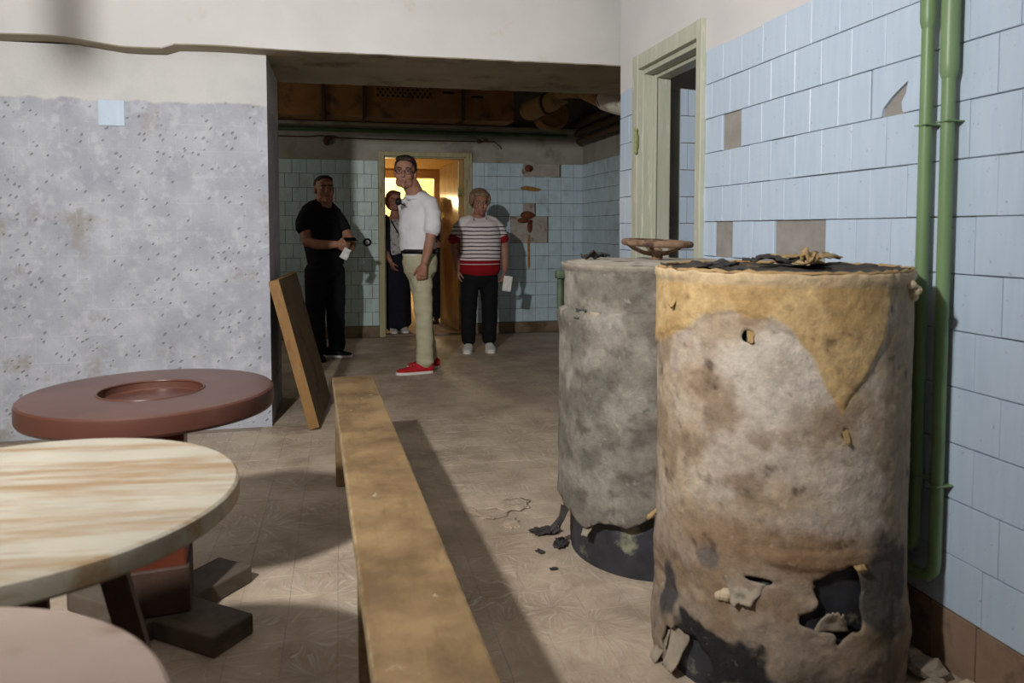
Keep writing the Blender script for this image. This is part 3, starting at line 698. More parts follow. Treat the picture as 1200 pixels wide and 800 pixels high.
for (p, z, w, h, l, m_, s_) in ((47, .905, .06, .03, .02, M_BLACKSCRAP, 21), (36, .90, .05, .03, .012, M_FLAPG, 22), (63, .20, .05, .09, .03, M_BLACKSCRAP, 23), (70, .16, .06, .08, .05, M_BLACKSCRAP, 24), (40, .17, .05, .04, .02, M_FLAPG, 25)):
    flap(d2, az2, p, z, w, h, l, m_, s_, R2 + .012)
scrap('tar_scrap', (-.22, .08, H2 + .006), .12, .05, .022, M_BLACKSCRAP, d2, 3.3, .2)
MB().tube([(-R2 - .018, .06, .86), (-R2 - .018, .06, 1.01)], .012, 10).bbox((-R2 - .035, .04, 1.0), (-R2 + .02, .08, 1.03), .006).build('drain_pipe', mottle('dark_green_iron', (44, 54, 42), (66, 78, 60), 18, None, rough=.5, coord='object'), d2, auto=40)

# rusty handwheel standing on the grey drum
M_RUST = mottle('brown_rust', (104, 80, 62), (138, 112, 90), 24, (70, 50, 40), 14, (.52, .64), .85, .6, .004, 90, coord='object')
hw = thing('valve_handwheel', (1.165, 2.60, 1.066), 'rusty spoked valve handwheel on top of the grey drum', 'valve wheel')
T = Matrix.Rotation(R(2), 3, 'Y') @ Matrix.Rotation(R(2), 3, 'X')
MB().torus((0, 0, .062), .122, .0125, 48, 12, T).build('rim', M_RUST, hw, smooth=True)
for k in range(5):
    a = 2 * math.pi * k / 5 + .3; pts = [Vector((.012 * math.cos(a), .012 * math.sin(a), .022)), Vector((.05 * math.cos(a), .05 * math.sin(a), .026)), Vector((.09 * math.cos(a), .09 * math.sin(a), .045)), T @ Vector((.118 * math.cos(a), .118 * math.sin(a), .0)) + Vector((0, 0, .062))]
    MB().tube(pts, [.010, .008, .008, .008], 8).build('spoke', M_RUST, hw, smooth=True)
MB().lathe([(.02, .0), (.022, .03), (.017, .042), (.01, .046)], 16).build('hub', M_RUST, hw, auto=40)

# ------------------------------------------------------------------ bench
M_BENCH = mottle('worn_ochre_bench_paint', (172, 140, 86), (192, 160, 104), 7, (142, 112, 66), 5, (.55, .68), .5, .25, .003, 40, (3, .6, 3), 'object')
b = NB('worn_bench_wood'); v = b.pos('object'); sv = b.scale(v, (4, .8, 4))
c_ = b.mix(b.step(b.noise(v, 5.0, 7, .62), .36, .62), lin((104, 83, 57)), lin((146, 121, 86)))
c_ = b.mix(b.math('MULTIPLY', b.step(b.noise(sv, 9, 6), .55, .7), .5), c_, lin((104, 82, 48)))
c_ = b.mix(b.step(b.noise(b.vmath('ADD', v, (1, 2, 3)).outputs[0], 11, 6, .65), .66, .72), c_, lin((186, 172, 142)))
gx = b.math('ABSOLUTE', b.n('ShaderNodeSeparateXYZ', {0: v}).outputs[0])
c_ = b.mix(b.math('MULTIPLY', b.step(b.math('ADD', gx, b.math('MULTIPLY', b.noise(v, 30, 4), .02)), .106, .112), .7), c_, lin((176, 158, 122)))
M_BENCH = b.out(c_, .5, b.noise(sv, 30, 5), .2, .004, .4)
bench = thing('bench', (.115, 2.0, 0), 'long narrow ochre wooden bench running away through the middle of the room', 'bench', rotz=R(2.04))
mb = MB(); mb.bbox((-.100, -1.65, .405), (.100, 1.745, .45), .006)
mb.build('seat', M_BENCH, bench)
MB().bbox((-.085, -1.6, .345), (-.062, 1.62, .405), .003).build('apron', M_BENCH, bench); MB().bbox((.062, -1.6, .345), (.085, 1.62, .405), .003).build('apron', M_BENCH, bench)
for y in (-1.5, -.28, 1.47):
    MB().bbox((-.095, y - .03, 0), (.095, y + .02, .405), .005).build('leg', M_BENCH, bench)

# ------------------------------------------------------------------ round tables
M_BRTABLE = mottle('glossy_brown_paint', (70, 42, 34), (80, 50, 41), 6, (92, 62, 52), 5, (.58, .72), .32, .12, .003, 20, coord='object', spec=.4)
M_REDPED = mottle('red_brown_paint', (84, 42, 28), (98, 52, 36), 6, (66, 34, 24), 6, (.58, .7), .35, .2, .003, 25, coord='object')
M_DARKWOOD = mottle('dark_brown_wood', (52, 38, 30), (70, 52, 42), 8, None, rough=.6, coord='object', stretch=(3, 3, .6))
M_GREYWOOD = mottle('grey_brown_wood', (78, 68, 58), (94, 84, 72), 8, (62, 54, 46), 5, (.55, .7), .7, coord='object')
b = NB('worn_white_tabletop'); v = b.pos('object'); sv = b.scale(v, (.8, 7, 5))
c_ = b.mix(b.step(b.noise(v, 5, 5), .3, .7), lin((148, 142, 127)), lin((164, 158, 143)))
w_ = b.step(b.noise(sv, 2.6, 8, .68, .15), .45, .62)
c_ = b.mix(b.math('MULTIPLY', w_, .85), c_, lin((130, 102, 66)))
c_ = b.mix(b.math('MULTIPLY', b.step(b.noise(b.vmath('ADD', sv, (3, 1, 2)).outputs[0], 7, 5), .6, .72), .5), c_, lin((108, 82, 50)))
M_WHTABLE = b.out(c_, .38, b.math('ADD', b.noise(sv, 8, 5), b.math('MULTIPLY', w_, -.3)), .2, .003, .45)
M_PKTABLE = mottle('pinkish_worn_tabletop', (138, 121, 111), (153, 137, 127), 5, (116, 90, 76), 4, (.55, .68), .45, .2, .003, 20, coord='object', stretch=(1, 2, 1))
t1 = thing('round_table', (-.55, 2.36, 0), 'round red-brown glossy table with a sunken ring, by the plaster wall', 'table', 'round tables')
Rt = .345
MB().lathe([(.0, .680), (.138, .680), (.141, .683), (.143, .702), (.146, .705), (.150, .705), (Rt - .014, .705), (Rt - .007, .7045), (Rt - .002, .700), (Rt, .692), (Rt, .655), (Rt - .004, .647), (Rt - .02, .645), (.0, .645)], 96, cap=False).build('tabletop', M_BRTABLE, t1, auto=22)
MB().torus((0, 0, .704), .145, .004, 64, 8).build('ring_rim', M_BRTABLE, t1, smooth=True)
ped = MB().bbox((-.09, -.09, .06), (.09, .09, .645), .008).build('pedestal', M_REDPED, t1, rot=(0, 0, R(8)))
MB().bbox((-.098, -.098, .06), (.098, .098, .2), .006).build('plinth', M_DARKWOOD, ped)
for a in (38, 128): MB().bbox((-.31, -.075, 0), (.31, .075, .06), .006, Matrix.Rotation(R(-a), 4, 'Z')).build('foot_board', M_GREYWOOD, t1)

def plank_table(name, loc, Rt, h, mat, label, rot, thick=.04):
    t = thing(name, loc, label, 'table', 'round tables', R(rot))
    MB().lathe([(0, h), (Rt - .006, h), (Rt - .001, h - .004), (Rt, h - .010), (Rt, h - thick + .006), (Rt - .006, h - thick), (0, h - thick)], 96, cap=False).build('tabletop', mat, t, auto=22)
    for a in (20, 110): MB().bbox((-.26, -.03, h - thick - .05), (.26, .03, h - thick), .004, Matrix.Rotation(R(a), 4, 'Z')).build('crossbar', M_DARKWOOD, t)
    for a in (20, 110, 200, 290):
        d = Vector((math.cos(R(a)), math.sin(R(a)), 0)); s = Vector((-d.y, d.x, 0)); p0 = d * .13 + Vector((0, 0, h - thick - .02)); p1 = d * .27
        mb = MB(); vs = []
        for q in (p0, p1):
            for (u, w) in ((-1, -1), (1, -1), (1, 1), (-1, 1)): vs.append(tuple(q + d * (.022 * u) + s * (.032 * w)))
        mb.add(vs, ((3, 2, 1, 0), (4, 5, 6, 7), (0, 1, 5, 4), (1, 2, 6, 5), (2, 3, 7, 6), (3, 0, 4, 7))).build('leg', M_DARKWOOD, t)
    return t
plank_table('round_table', (-.562, 1.43, 0), .372, .715, M_WHTABLE, 'round table with worn white paint over bare wood, middle of the three tables', -6)
plank_table('round_table', (-.502, .718, 0), .34, .70, M_PKTABLE, 'pinkish worn round table nearest the viewer in the bottom corner', -15)

# ------------------------------------------------------------------ panel leaning on the wall end
M_BOARD = mottle('ochre_board', (128, 95, 54), (144, 110, 66), 7, (116, 82, 44), 5, (.58, .7), .6, .25, .004, 30, (4, 4, 1), 'object')
M_BOARDF = mottle('dull_brown_board_face', (96, 80, 58), (112, 94, 70), 5, (76, 62, 44), 4, (.55, .7), .7, .25, .004, 30, coord='object')
lean = math.asin(.243)
bd = thing('leaning_panel', (-.128, 4.46, 0), 'thick ochre wooden panel leaning against the end of the plaster wall', 'panel', rotz=R(-4))
Mx = Matrix.Rotation(-lean, 4, 'Y')
MB().bbox((-.058, 0, .017), (.0, .80, .91), .004, Mx).build('panel_board', M_BOARDF, bd)
MB().bbox((-.060, -.012, .017), (.002, .0, .912), .003, Mx).build('edge_strip', M_BOARD, bd)
MB().bbox((-.058, .0, .91), (.0, .80, .918), .002, Mx).build('top_strip', M_BOARD, bd)

# ------------------------------------------------------------------ ducts and pipes of the rear room
M_DUCT = mottle('rusty_brown_duct', (122, 84, 44), (146, 104, 60), 5, (84, 58, 32), 4, (.52, .66), .7, .4, .006, 25, metal=0.0)
M_DUCTD = mottle('dark_duct_seam', (62, 46, 28), (80, 60, 38), 8, None, rough=.8)
duct = thing('ventilation_duct', (.3, 7.9, 2.28), 'long rusty brown rectangular ventilation duct under the rear ceiling', 'duct')
MB().bbox((-2.8, -.25, .03), (1.50, .28, .43), .01).build('duct_body', M_DUCT, duct)
for x in (-.93, -.45, -.05, .95): MB().bbox((x - .02, -.275, .015), (x + .02, .285, .445), .006).build('seam_flange', M_DUCTD, duct)
g = MB().bbox((.05, -.262, .22), (.62, -.25, .37), .004).build('grille', M_DUCT, duct)
M_HOLE = mottle('black_slot', (20, 16, 12), (30, 24, 18), 8, None, rough=1)
for i in range(11):
    for j in range(4): MB().lathe([(.013, 0), (.013, .003)], 8).build('slot', M_HOLE, g, loc=(.085 + .05 * i + (.025 if j % 2 else 0), -.2625, .245 + .033 * j), rot=(R(90), 0, 0))
for (x, z) in ((-1.02, .27), (1.1, .27), (.8, .3)): MB().bbox((x - .06, -.256, z - .012), (x + .06, -.25, z + .012), .002).build('slit', M_HOLE, duct)
lg = structure('trim_1', MB().bbox((-2.6, 7.98, 2.265), (2.74, YB, 2.30), .006), M_DARKWALL, 'plaster ledge under the rear duct', 'ledge')
M_DGREEN = mottle('dark_green_pipe', (54, 78, 48), (70, 96, 60), 8, None, rough=.4)
tag(MB().tube([(-2.58, 8.06, 2.225), (2.5, 8.06, 2.225)], .024, 12).build('ceiling_pipe', M_DGREEN, auto=50), 'dark green horizontal pipe high on the rear wall', 'pipe')
cd = thing('conduit', (0, YB, 2.14), 'thin electrical conduit with junction hooks above the rear doorway', 'conduit')
MB().tube([(-2.5, -.012, .02), (-.32, -.012, .02), (-.2, -.012, .035), (0, -.012, .015), (.9, -.012, .012), (1.70, -.012, .02), (1.76, -.012, -.03), (1.78, -.012, -.06)], .007, 8).build('cable', M_DUCTD, cd, smooth=True)
MB().ell((-.13, -.03, -.02), (.035, .025, .05)).ell((-.11, -.03, .01), (.045, .025, .03)).build('junction_box', M_DUCTD, cd, smooth=True)
MB().ell((1.52, -.025, .02), (.03, .02, .025)).ell((1.60, -.025, .03), (.025, .02, .02)).build('junction_box', M_DUCTD, cd, smooth=True)
M_LAG = mottle('grey_lagged_pipe', (176, 170, 158), (196, 190, 178), 8, (110, 90, 66), 6, (.56, .66), .85, .5, .008, 30)
M_LAGB = mottle('brown_lagged_pipe', (128, 98, 60), (148, 116, 74), 8, (88, 66, 40), 5, (.55, .68), .85, .5, .008, 30)
pw = thing('lagged_pipe', (2.2, 5.75, 2.2), 'thick pale lagged pipe emerging behind the corner of the tiled wall', 'pipe')
MB().tube([(.30, -.30, -.12), (.10, -.18, -.055), (.0, -.02, .0), (-.04, .14, .055)], .088, 18).build('pale_lagging', M_LAG, pw, auto=50)
MB().tube([(-.03, .12, .05), (-.045, .38, .14), (-.06, .62, .22), (-.10, .85, .27), (-.16, 1.05, .29)], [.082, .085, .08, .08, .08], 18).build('brown_lagging', M_LAGB, pw, auto=60)
MB().tube([(-.045, .38, .2), (-.045, .38, .655)], .012, 8).build('hanger', M_DUCTD, pw)
MB().torus((-.03, .12, .05), .084, .012, 24, 8, Matrix.Rotation(R(70), 3, 'X')).build('wire_band', M_DUCTD, pw, smooth=True)
pb = thing('bent_duct_pipe', (2.06, 7.24, 2.4), 'bent brown round pipe joining the rear duct', 'pipe')
MB().tube([(-.12, .34, .02), (-.14, .16, -.01), (-.12, .0, .0), (-.02, -.15, .03), (.06, -.34, .09)], [.10, .10, .098, .095, .09], 20).build('elbow', M_LAGB, pb, auto=60)
MB().tube([(-.05, -.10, .1), (-.05, -.10, .455)], .012, 8).build('hanger', M_DUCTD, pb)
MB().torus((-.05, -.10, .02), .10, .016, 28, 8, Matrix.Rotation(R(35), 3, 'Z') @ Matrix.Rotation(R(85), 3, 'X')).build('collar', M_DUCTD, pb, smooth=True)
MB().torus((.14, .34, .0), .155, .022, 32, 10, Matrix.Rotation(R(90), 3, 'X')).build('flange_ring', M_DUCT, pb, smooth=True)
MB().tube([(.14, .34, .0), (.14, .62, .0)], .15, 24).build('round_duct', M_DUCT, pb, auto=50)
for k, (dz, r, lb) in enumerate(((0, .035, 'lowest dark iron pipe of the three along the rear side wall'), (.085, .04, 'middle dark iron pipe of the three along the rear side wall'), (.18, .05, 'uppermost thick dark iron pipe of the three along the rear side wall'))):
    tag(MB().tube([(2.64 - .02 * k, 8.05, 2.17 + dz), (2.64 - .02 * k, 5.9, 2.17 + dz)], r, 14).build('iron_pipe', M_DUCTD, auto=50), lb, 'pipe', 'iron pipes on the rear side wall')
# rust fittings and stains on the rear wall
M_RUSTPIPE = mottle('dark_rust', (92, 52, 34), (120, 72, 48), 20, (60, 36, 26), 12, (.55, .65), .9, .5, .004, 60, coord='object')
b = NB('orange_rust_stain'); v = b.pos('object'); c_ = b.mix(b.step(b.noise(v, 25, 5), .35, .65), lin((128, 88, 44)), lin((156, 118, 64))); M_STAIN = b.out(c_, .7, b.noise(v, 60, 4), .3, .002)
rf = thing('wall_fitting', (2.10, YB, 1.25), 'rusty broken tap fitting in a bare cement patch on the rear wall', 'pipe fitting')
MB().ell((-.02, -.015, .09), (.085, .03, .045)).ell((-.07, -.015, .03), (.07, .03, .03)).build('flange', M_RUSTPIPE, rf, smooth=True)
MB().ell((.01, -.01, -.04), (.03, .025, .07)).tube([(.01, -.02, .02), (.01, -.05, .02)], .02, 10).build('pipe_stub', M_RUSTPIPE, rf, smooth=True)
def stain(pts, parent, loc, name='rust_stain'):
    n = len(pts); vs = [(x, -.0095, z) for x, z in pts] + [(x, 0.0, z) for x, z in pts]
    MB().add(vs, [tuple(range(n))] + [(i, (i + 1) % n, n + (i + 1) % n, n + i) for i in range(n)]).build(name, M_STAIN, parent, loc=loc)
pl = [(-.014 - .007 * noise.noise((z * 9, 1, 0)), z) for z in [-.13 - .03 * k for k in range(13)]]; pr = [(.014 + .010 * noise.noise((z * 9, 5, 0)), z) for z in [-.13 - .03 * k for k in range(13)]]
stain(pl + [(.0, -.54)] + pr[::-1], rf, (.0, 0, 0))
rf2 = thing('wall_fitting', (2.10, YB, 1.84), 'rusty pipe stub in the upper cement patch of the rear wall', 'pipe fitting')
MB().ell((0, -.01, .03), (.05, .03, .04)).tube([(0, 0, .03), (0, -.05, .03)], .022, 10).build('pipe_stub', M_RUSTPIPE, rf2, smooth=True)
MB().ell((0, .01, .0), (.15, .022, .13), n=18).build('cement_patch', M_CEMENT, rf2, smooth=True); MB().ell((.22, .01, -.04), (.075, .018, .075), n=16).build('cement_patch', M_CEMENT, rf2, smooth=True)
stain([(-.13, -.16), (-.06, -.135), (.04, -.15), (.13, -.175), (.09, -.2), (-.02, -.195), (-.1, -.18)], rf2, (.02, 0, -.03))
gd = thing('wall_dial', (.285, YB - .008, 1.04), 'small round black ringed dial on the tiles beside the rear doorway', 'dial')
MB().torus((0, -.012, 0), .034, .010, 28, 8, Matrix.Rotation(R(90), 3, 'X')).build('ring', M_HOLE, gd, smooth=True)
MB().lathe([(.030, 0), (.030, .012)], 20).build('face', mottle('pale_dial', (190, 192, 186), (200, 202, 196), 9, None, rough=.5), gd, rot=(R(90), 0, 0))
MB().lathe([(.008, 0), (.006, .02)], 10).build('spindle', M_HOLE, gd, rot=(R(90), 0, 0))

# ------------------------------------------------------------------ loose debris
def chunk(name, loc, s, mat, label, cat, group, seed):
    bm = bmesh.new(); bmesh.ops.create_icosphere(bm, subdivisions=2, radius=1)
    for p in bm.verts:
        k = 1 + .4 * noise.noise(p.co * 1.4 + Vector((seed, 0, 0))); p.co = Vector((p.co.x * s[0] * k, p.co.y * s[1] * k, p.co.z * s[2] * k))
    lo = min(p.co.z for p in bm.verts)
    for p in bm.verts: p.co.z -= lo
    me = bpy.data.meshes.new(name); bm.to_mesh(me); bm.free(); me.materials.append(mat)
    return tag(link(name, me, None, loc), label, cat, group)
for k, (x, y, s) in enumerate(((1.50, 1.60, .05), (1.53, 1.50, .04), (1.47, 1.54, .035), (1.52, 1.68, .03), (1.545, 1.42, .03))):
    chunk('plaster_lump', (x, y, 0), (s, s * .8, s * .5), M_CRUMB if k % 2 else M_FLAPG, ('largest pale', 'broad sandy', 'squat grey', 'small sandy', 'small grey')[k] + ' lump of broken plaster on the floor between ochre drum and skirting', 'rubble', 'rubble behind the ochre drum', k * 3.1)
for k, (x, y, s) in enumerate(((.76, 2.72, .06), (.79, 2.60, .045), (.70, 2.56, .02), (.71, 2.42, .015))):
    o = scrap('tar_fragment', (x, y, .002), s * 2, s * 1.3, s * .22, M_BLACKSCRAP, None, 30 + k * 2.3, k * 1.1, .003)
    tag(o, ('largest black torn fragment lying farthest back at the grey drum', 'curled black fragment touching the base of the grey drum', 'small black chip on the floor left of the grey drum', 'smallest black speck on the floor nearest the viewer by the grey drum')[k], 'scrap', 'black scraps by the grey drum')
for k, (x, y, s) in enumerate(((.60, 2.95, .07), (.71, 3.02, .08), (.66, 2.84, .05), (.52, 3.02, .035))):
    o = scrap('floor_flake', (x, y, .001), s * 2, s * 1.5, s * .06, M_FLOOR, None, 50 + k * 2.9, k * .7, .004)
    tag(o, ('lifted floor flake in the middle of the broken patch beside the grey drum', 'largest lifted floor flake close to the grey drum', 'lifted floor flake nearest the viewer in the broken patch', 'small lifted floor flake nearest the bench shadow')[k], 'flake', 'lifted flakes of floor coating')

# ------------------------------------------------------------------ people
def skin_mat(name, c1, c2):
    return mottle(name, c1, c2, 14, (c1[0] - 14, c1[1] - 20, c1[2] - 20), 8, (.55, .7), .55, .12, .002, 90, coord='object')
M_EYEW = mottle('eye_white', (150, 138, 130), (158, 146, 138), 5, None, rough=.3, bs=0)
M_IRIS = mottle('dark_iris', (40, 32, 28), (52, 42, 36), 5, None, rough=.2, bs=0)
M_LIP = mottle('lips', (158, 100, 90), (168, 110, 98), 20, None, rough=.5, bs=0)
def cloth(name, c1, c2, rough=.85, scale=10): return mottle(name, c1, c2, scale, None, rough=rough, bs=.25, bd=.003, bscale=90, coord='object', spec=.2)

def head_frame(c, yaw, pitch, roll): return Vector(c), Euler((R(pitch), R(roll), R(yaw))).to_matrix()
def add_head(mb, c, yaw, pitch, roll, s=1.0, jaw=1.0, full=1.0):
    C, M = head_frame(c, yaw, pitch, roll)
    def e(x, y, z, rx, ry, rz, **k): mb.ell(C + M @ (Vector((x, y, z)) * s), (rx * s, ry * s, rz * s), M, n=18, m=12)
    e(0, .015, .034, .074, .094, .082); e(0, -.030, -.026, .062 * full, .062, .086); e(0, -.048, -.086, .038 * jaw, .040, .028)
    e(.036 * jaw, -.022, -.072, .026, .045, .035); e(-.036 * jaw, -.022, -.072, .026, .045, .035)
    e(0, -.080, .026, .052, .016, .012); e(0, -.058, .050, .058, .035, .04)
    e(.037 * full, -.066, -.026, .024, .026, .026); e(-.037 * full, -.066, -.026, .024, .026, .026)
    mb.chain([tuple(C + M @ (Vector((0, -.088, .014)) * s)) + (.009 * s, .009 * s), tuple(C + M @ (Vector((0, -.104, -.012)) * s)) + (.011 * s, .010 * s), tuple(C + M @ (Vector((0, -.110, -.030)) * s)) + (.015 * s, .011 * s)], tuple(M @ Vector((1, 0, 0))), 10)
    e(0, -.092, -.064, .022, .010, .0065); e(0, -.090, -.074, .019, .010, .007); e(0, -.088, -.096, .018, .014, .014)
    for sx in (-1, 1): e(.076 * sx, .012, -.006, .009, .020, .033)
def add_face(parent, c, yaw, pitch, roll, s, browmat):
    C, M = head_frame(c, yaw, pitch, roll)
    for sx in (-1, 1):
        p = C + M @ (Vector((.031 * sx, -.080, .006)) * s)
        MB().ell(p, (.0125 * s, .010 * s, .0075 * s), M, 12, 8).build('eye', M_EYEW, parent, smooth=True)
        MB().ell(C + M @ (Vector((.031 * sx, -.0875, .006)) * s), (.0058 * s, .004 * s, .0058 * s), M, 10, 6).build('iris', M_IRIS, parent, smooth=True)
        mbb = MB().tube([C + M @ (Vector((.013 * sx, -.0955, .026)) * s), C + M @ (Vector((.032 * sx, -.093, .032)) * s), C + M @ (Vector((.052 * sx, -.080, .026)) * s)], [.0035 * s, .0042 * s, .0025 * s], 8)
        mbb.build('eyebrow', browmat, parent, smooth=True)
    MB().tube([C + M @ (Vector((-.022, -.094, -.0685)) * s), C + M @ (Vector((0, -.1015, -.0675)) * s), C + M @ (Vector((.022, -.094, -.0685)) * s)], [.002 * s, .0042 * s, .002 * s], 8).build('lips', M_LIP, parent, smooth=True)
def hair(parent, c, yaw, pitch, roll, s, blobs, mat, amp=.004, vox=.006):
    C, M = head_frame(c, yaw, pitch, roll); mb = MB()
    for x, y, z, a, b_, d in blobs: mb.ell(C + M @ (Vector((x, y, z)) * s), (a * s, b_ * s, d * s), M, 18, 12)
    return remesh(mb, 'hair', mat, parent, vox, 2, (amp, (60, 60, 28)))
def add_hand(mb, w, d, nrm, thumb, s=1.0, curl=22):
    """palm, four unequal bent fingers and a thumb leaving the side of the palm; thumb = vector towards the thumb side"""
    w = Vector(w); d = Vector(d).normalized(); nrm = Vector(nrm); nrm = (nrm - d * nrm.dot(d)).normalized(); t = d.cross(nrm)
    if t.dot(Vector(thumb)) < 0: t = -t
    k = w + d * (.085 * s)
    mb.chain([tuple(w) + (.026 * s, .021 * s), tuple(w + d * .035 * s) + (.036 * s, .017 * s), tuple(w + d * .07 * s) + (.041 * s, .014 * s), tuple(k) + (.040 * s, .012 * s)], tuple(t), 14)
    ax = t if (Matrix.Rotation(.1, 3, t) @ d).dot(nrm) > 0 else -t
    for off, ln, cu in ((.031, .070, 0), (.0105, .080, 4), (-.0105, .074, 8), (-.031, .058, 12)):
        p = k + t * (off * s) - d * .01 * s; dd = d.copy(); pts = [tuple(p) + (.0092 * s, .0092 * s)]
        for i, fr in enumerate((.45, .32, .23)):
            dd = Matrix.Rotation(R(curl + cu), 3, ax) @ dd; p = p + dd * (ln * fr * s + (.01 * s if i == 0 else 0)); r = (.0088, .0080, .0068)[i] * s; pts.append(tuple(p) + (r, r))
        mb.chain(pts, tuple(t), 8)
    p = w + d * (.028 * s) + t * (.028 * s) + nrm * .006 * s; dd = (d * .75 + t * .55 + nrm * .35).normalized(); pts = [tuple(p) + (.013 * s, .012 * s)]
    for ln, r in ((.034, .0115), (.030, .0095), (.022, .008)):
        p = p + dd * ln * s; pts.append(tuple(p) + (r * s, r * s)); dd = (dd + d * .25 + nrm * .12).normalized()
    mb.chain(pts, tuple(nrm), 8)
def sections(mb, rows, f):
    """torso from (cx,cy,z,half width,half depth), width axis perpendicular to facing f"""
    side = Vector((-f[1], f[0], 0)).normalized(); mb.chain(rows, tuple(side), 22)
def shoe(parent, heel, toe, mat, sole, z=0.0, hgt=.075, w=.046, lace=None, name='shoe'):
    h = Vector((heel[0], heel[1], 0)); t = Vector((toe[0], toe[1], 0)); d = (t - h).normalized(); L = (t - h).length; s = Vector((-d.y, d.x, 0))
    mb = MB(); P = []
    for u, hh, ww, zz in ((.06, .040, .75, .045), (.2, .045, .80, .05), (.38, .042, .88, .047), (.58, .030, 1.0, .036), (.78, .022, 1.0, .030), (.93, .017, .72, .026)):
        q = h + d * (L * u); P.append((q.x, q.y, zz + z) + (w * ww, hh))
    mb.chain(P, tuple(s), 16)
    q = h + d * (L * .2); mb.chain([(q.x, q.y, .05 + z, .04, .045), (q.x, q.y, hgt + z, .038, .042)], tuple(s), 14)
    o = remesh(mb, name, mat, parent, .006, 3)
    mb = MB(); n = 24; ring = []
    for k in range(n):
        a = 2 * math.pi * k / n; u = .5 + .5 * math.cos(a); ww = w * (.82 + .2 * sm(u, .2, .7)) ; ring.append(h + d * (L * (.5 + .5 * math.cos(a))) + s * (ww * (1 if math.sin(a) > 0 else -1) * abs(math.sin(a)) ** .6))
    mb.add([(p.x, p.y, .001 + z) for p in ring] + [(p.x, p.y, .022 + z) for p in ring], [tuple(range(n))[::-1], tuple(range(n, 2 * n))] + [(i, (i + 1) % n, n + (i + 1) % n, n + i) for i in range(n)])
    mb.build('sole', sole, o, auto=40)
    if lace:
        for u in (.36, .44, .52, .6):
            q = h + d * (L * u); zz = .089 - (u - .36) * .10 + z
            MB().tube([q - s * w * .5 + Vector((0, 0, zz - .010)), q + Vector((0, 0, zz)), q + s * w * .5 + Vector((0, 0, zz - .010))], .003, 6).build('lace', lace, o, smooth=True)
    return o

M_WHITESH = cloth('white_shirt_cloth', (222, 222, 226), (232, 232, 236)); M_KHAKI = cloth('khaki_cloth', (172, 168, 140), (186, 182, 154)); M_BLACKC = cloth('black_cloth', (17, 17, 19), (24, 24, 26))
M_BELT = cloth('black_leather', (24, 22, 22), (32, 30, 28), .4); M_REDSHOE = cloth('red_canvas', (168, 30, 36), (184, 40, 46)); M_SOLEW = cloth('white_rubber', (214, 208, 202), (224, 218, 212), .6)
M_BLACKSHOE = cloth('black_shoe', (20, 20, 22), (30, 30, 32), .5); M_WHSHOE = cloth('white_sneaker', (196, 194, 190), (214, 212, 208)); M_NAVY = cloth('dark_navy_cloth', (22, 22, 32), (30, 30, 42)); M_RED = cloth('dark_red_knit', (132, 20, 28), (146, 28, 36))
M_HAIRD = mottle('dark_brown_hair', (44, 32, 26), (60, 44, 36), 30, None, rough=.5, coord='object', stretch=(1, 1, .3)); M_HAIRG = mottle('cropped_dark_hair', (40, 34, 30), (58, 50, 44), 60, None, rough=.7, coord='object')
M_HAIRB = mottle('ash_brown_hair', (112, 92, 70), (138, 116, 90), 30, None, rough=.6, coord='object', stretch=(1, 1, .3)); M_HAIRR = mottle('auburn_hair', (84, 46, 30), (104, 60, 40), 30, None, rough=.5, coord='object', stretch=(1, 1, .3))
M_BLACKP = mottle('black_plastic', (16, 16, 17), (24, 24, 25), 30, None, rough=.4, coord='object'); M_PAPER = mottle('white_paper', (222, 220, 216), (230, 228, 224), 20, None, rough=.8, coord='object')

# --- man in the white shirt: body turned to the side, head turned to the viewer
SK = skin_mat('fair_skin', (158, 114, 94), (170, 126, 106))
pm = thing('person', (.58, 6.13, 0), 'man in white short-sleeved shirt, khaki trousers and red shoes standing in profile', 'person', 'visitors')
f = (-.82, -.57); lf = (.57, -.82)
HD = (-.060, -.04, 1.640, -12, 2, 3)
mb = MB(); add_head(mb, HD[:3], HD[3], HD[4], HD[5], 1.12, 1.02, 1.02)
mb.chain([(.045, .0, 1.40, .085, .07), (.018, -.01, 1.48, .072, .070), (-.015, -.015, 1.55, .068, .068), (-.04, -.02, 1.60, .06, .064)], lf)
sections(mb, [(.06, 0, .86, .13, .10), (.05, 0, 1.0, .13, .095), (.045, 0, 1.2, .15, .10), (.05, 0, 1.36, .15, .085)], f)
mb.chain([(.148, -.145, 1.36, .05, .05), (.142, -.175, 1.24, .044, .047), (.122, -.195, 1.10, .040, .042), (.098, -.205, 1.00, .036, .040), (.072, -.21, .915, .027, .031)], f)
add_hand(mb, (.068, -.21, .905), (-.22, -.05, -1), (.3, .9, 0), (-1, -.3, 0), 1.05, 26)
mb.chain([(-.05, .145, 1.36, .05, .05), (.0, .19, 1.12, .04, .042), (.04, .20, .92, .028, .03)], f); add_hand(mb, (.04, .20, .91), (-.05, 0, -1), (.3, -.9, 0), (-1, .3, 0), 1.05, 26)
mb.chain([(.075, -.075, .86, .075, .08), (.085, -.08, .5, .05, .055), (.105, -.08, .08, .038, .042)], f); mb.chain([(.035, .08, .86, .075, .08), (.10, .09, .5, .05, .055), (.125, .12, .08, .038, .042)], f)
remesh(mb, 'body', SK, pm, .0055, 3); add_face(pm, HD[:3], *HD[3:6], 1.12, M_HAIRD)
hair(pm, HD[:3], *HD[3:6], 1.12, [(0, .030, .052, .081, .090, .078), (0, -.028, .094, .070, .055, .030), (.03, -.045, .092, .045, .038, .024), (0, .075, .0, .066, .038, .06), (.066, .02, .03, .016, .04, .045), (-.066, .02, .03, .016, .04, .045)], M_HAIRD)
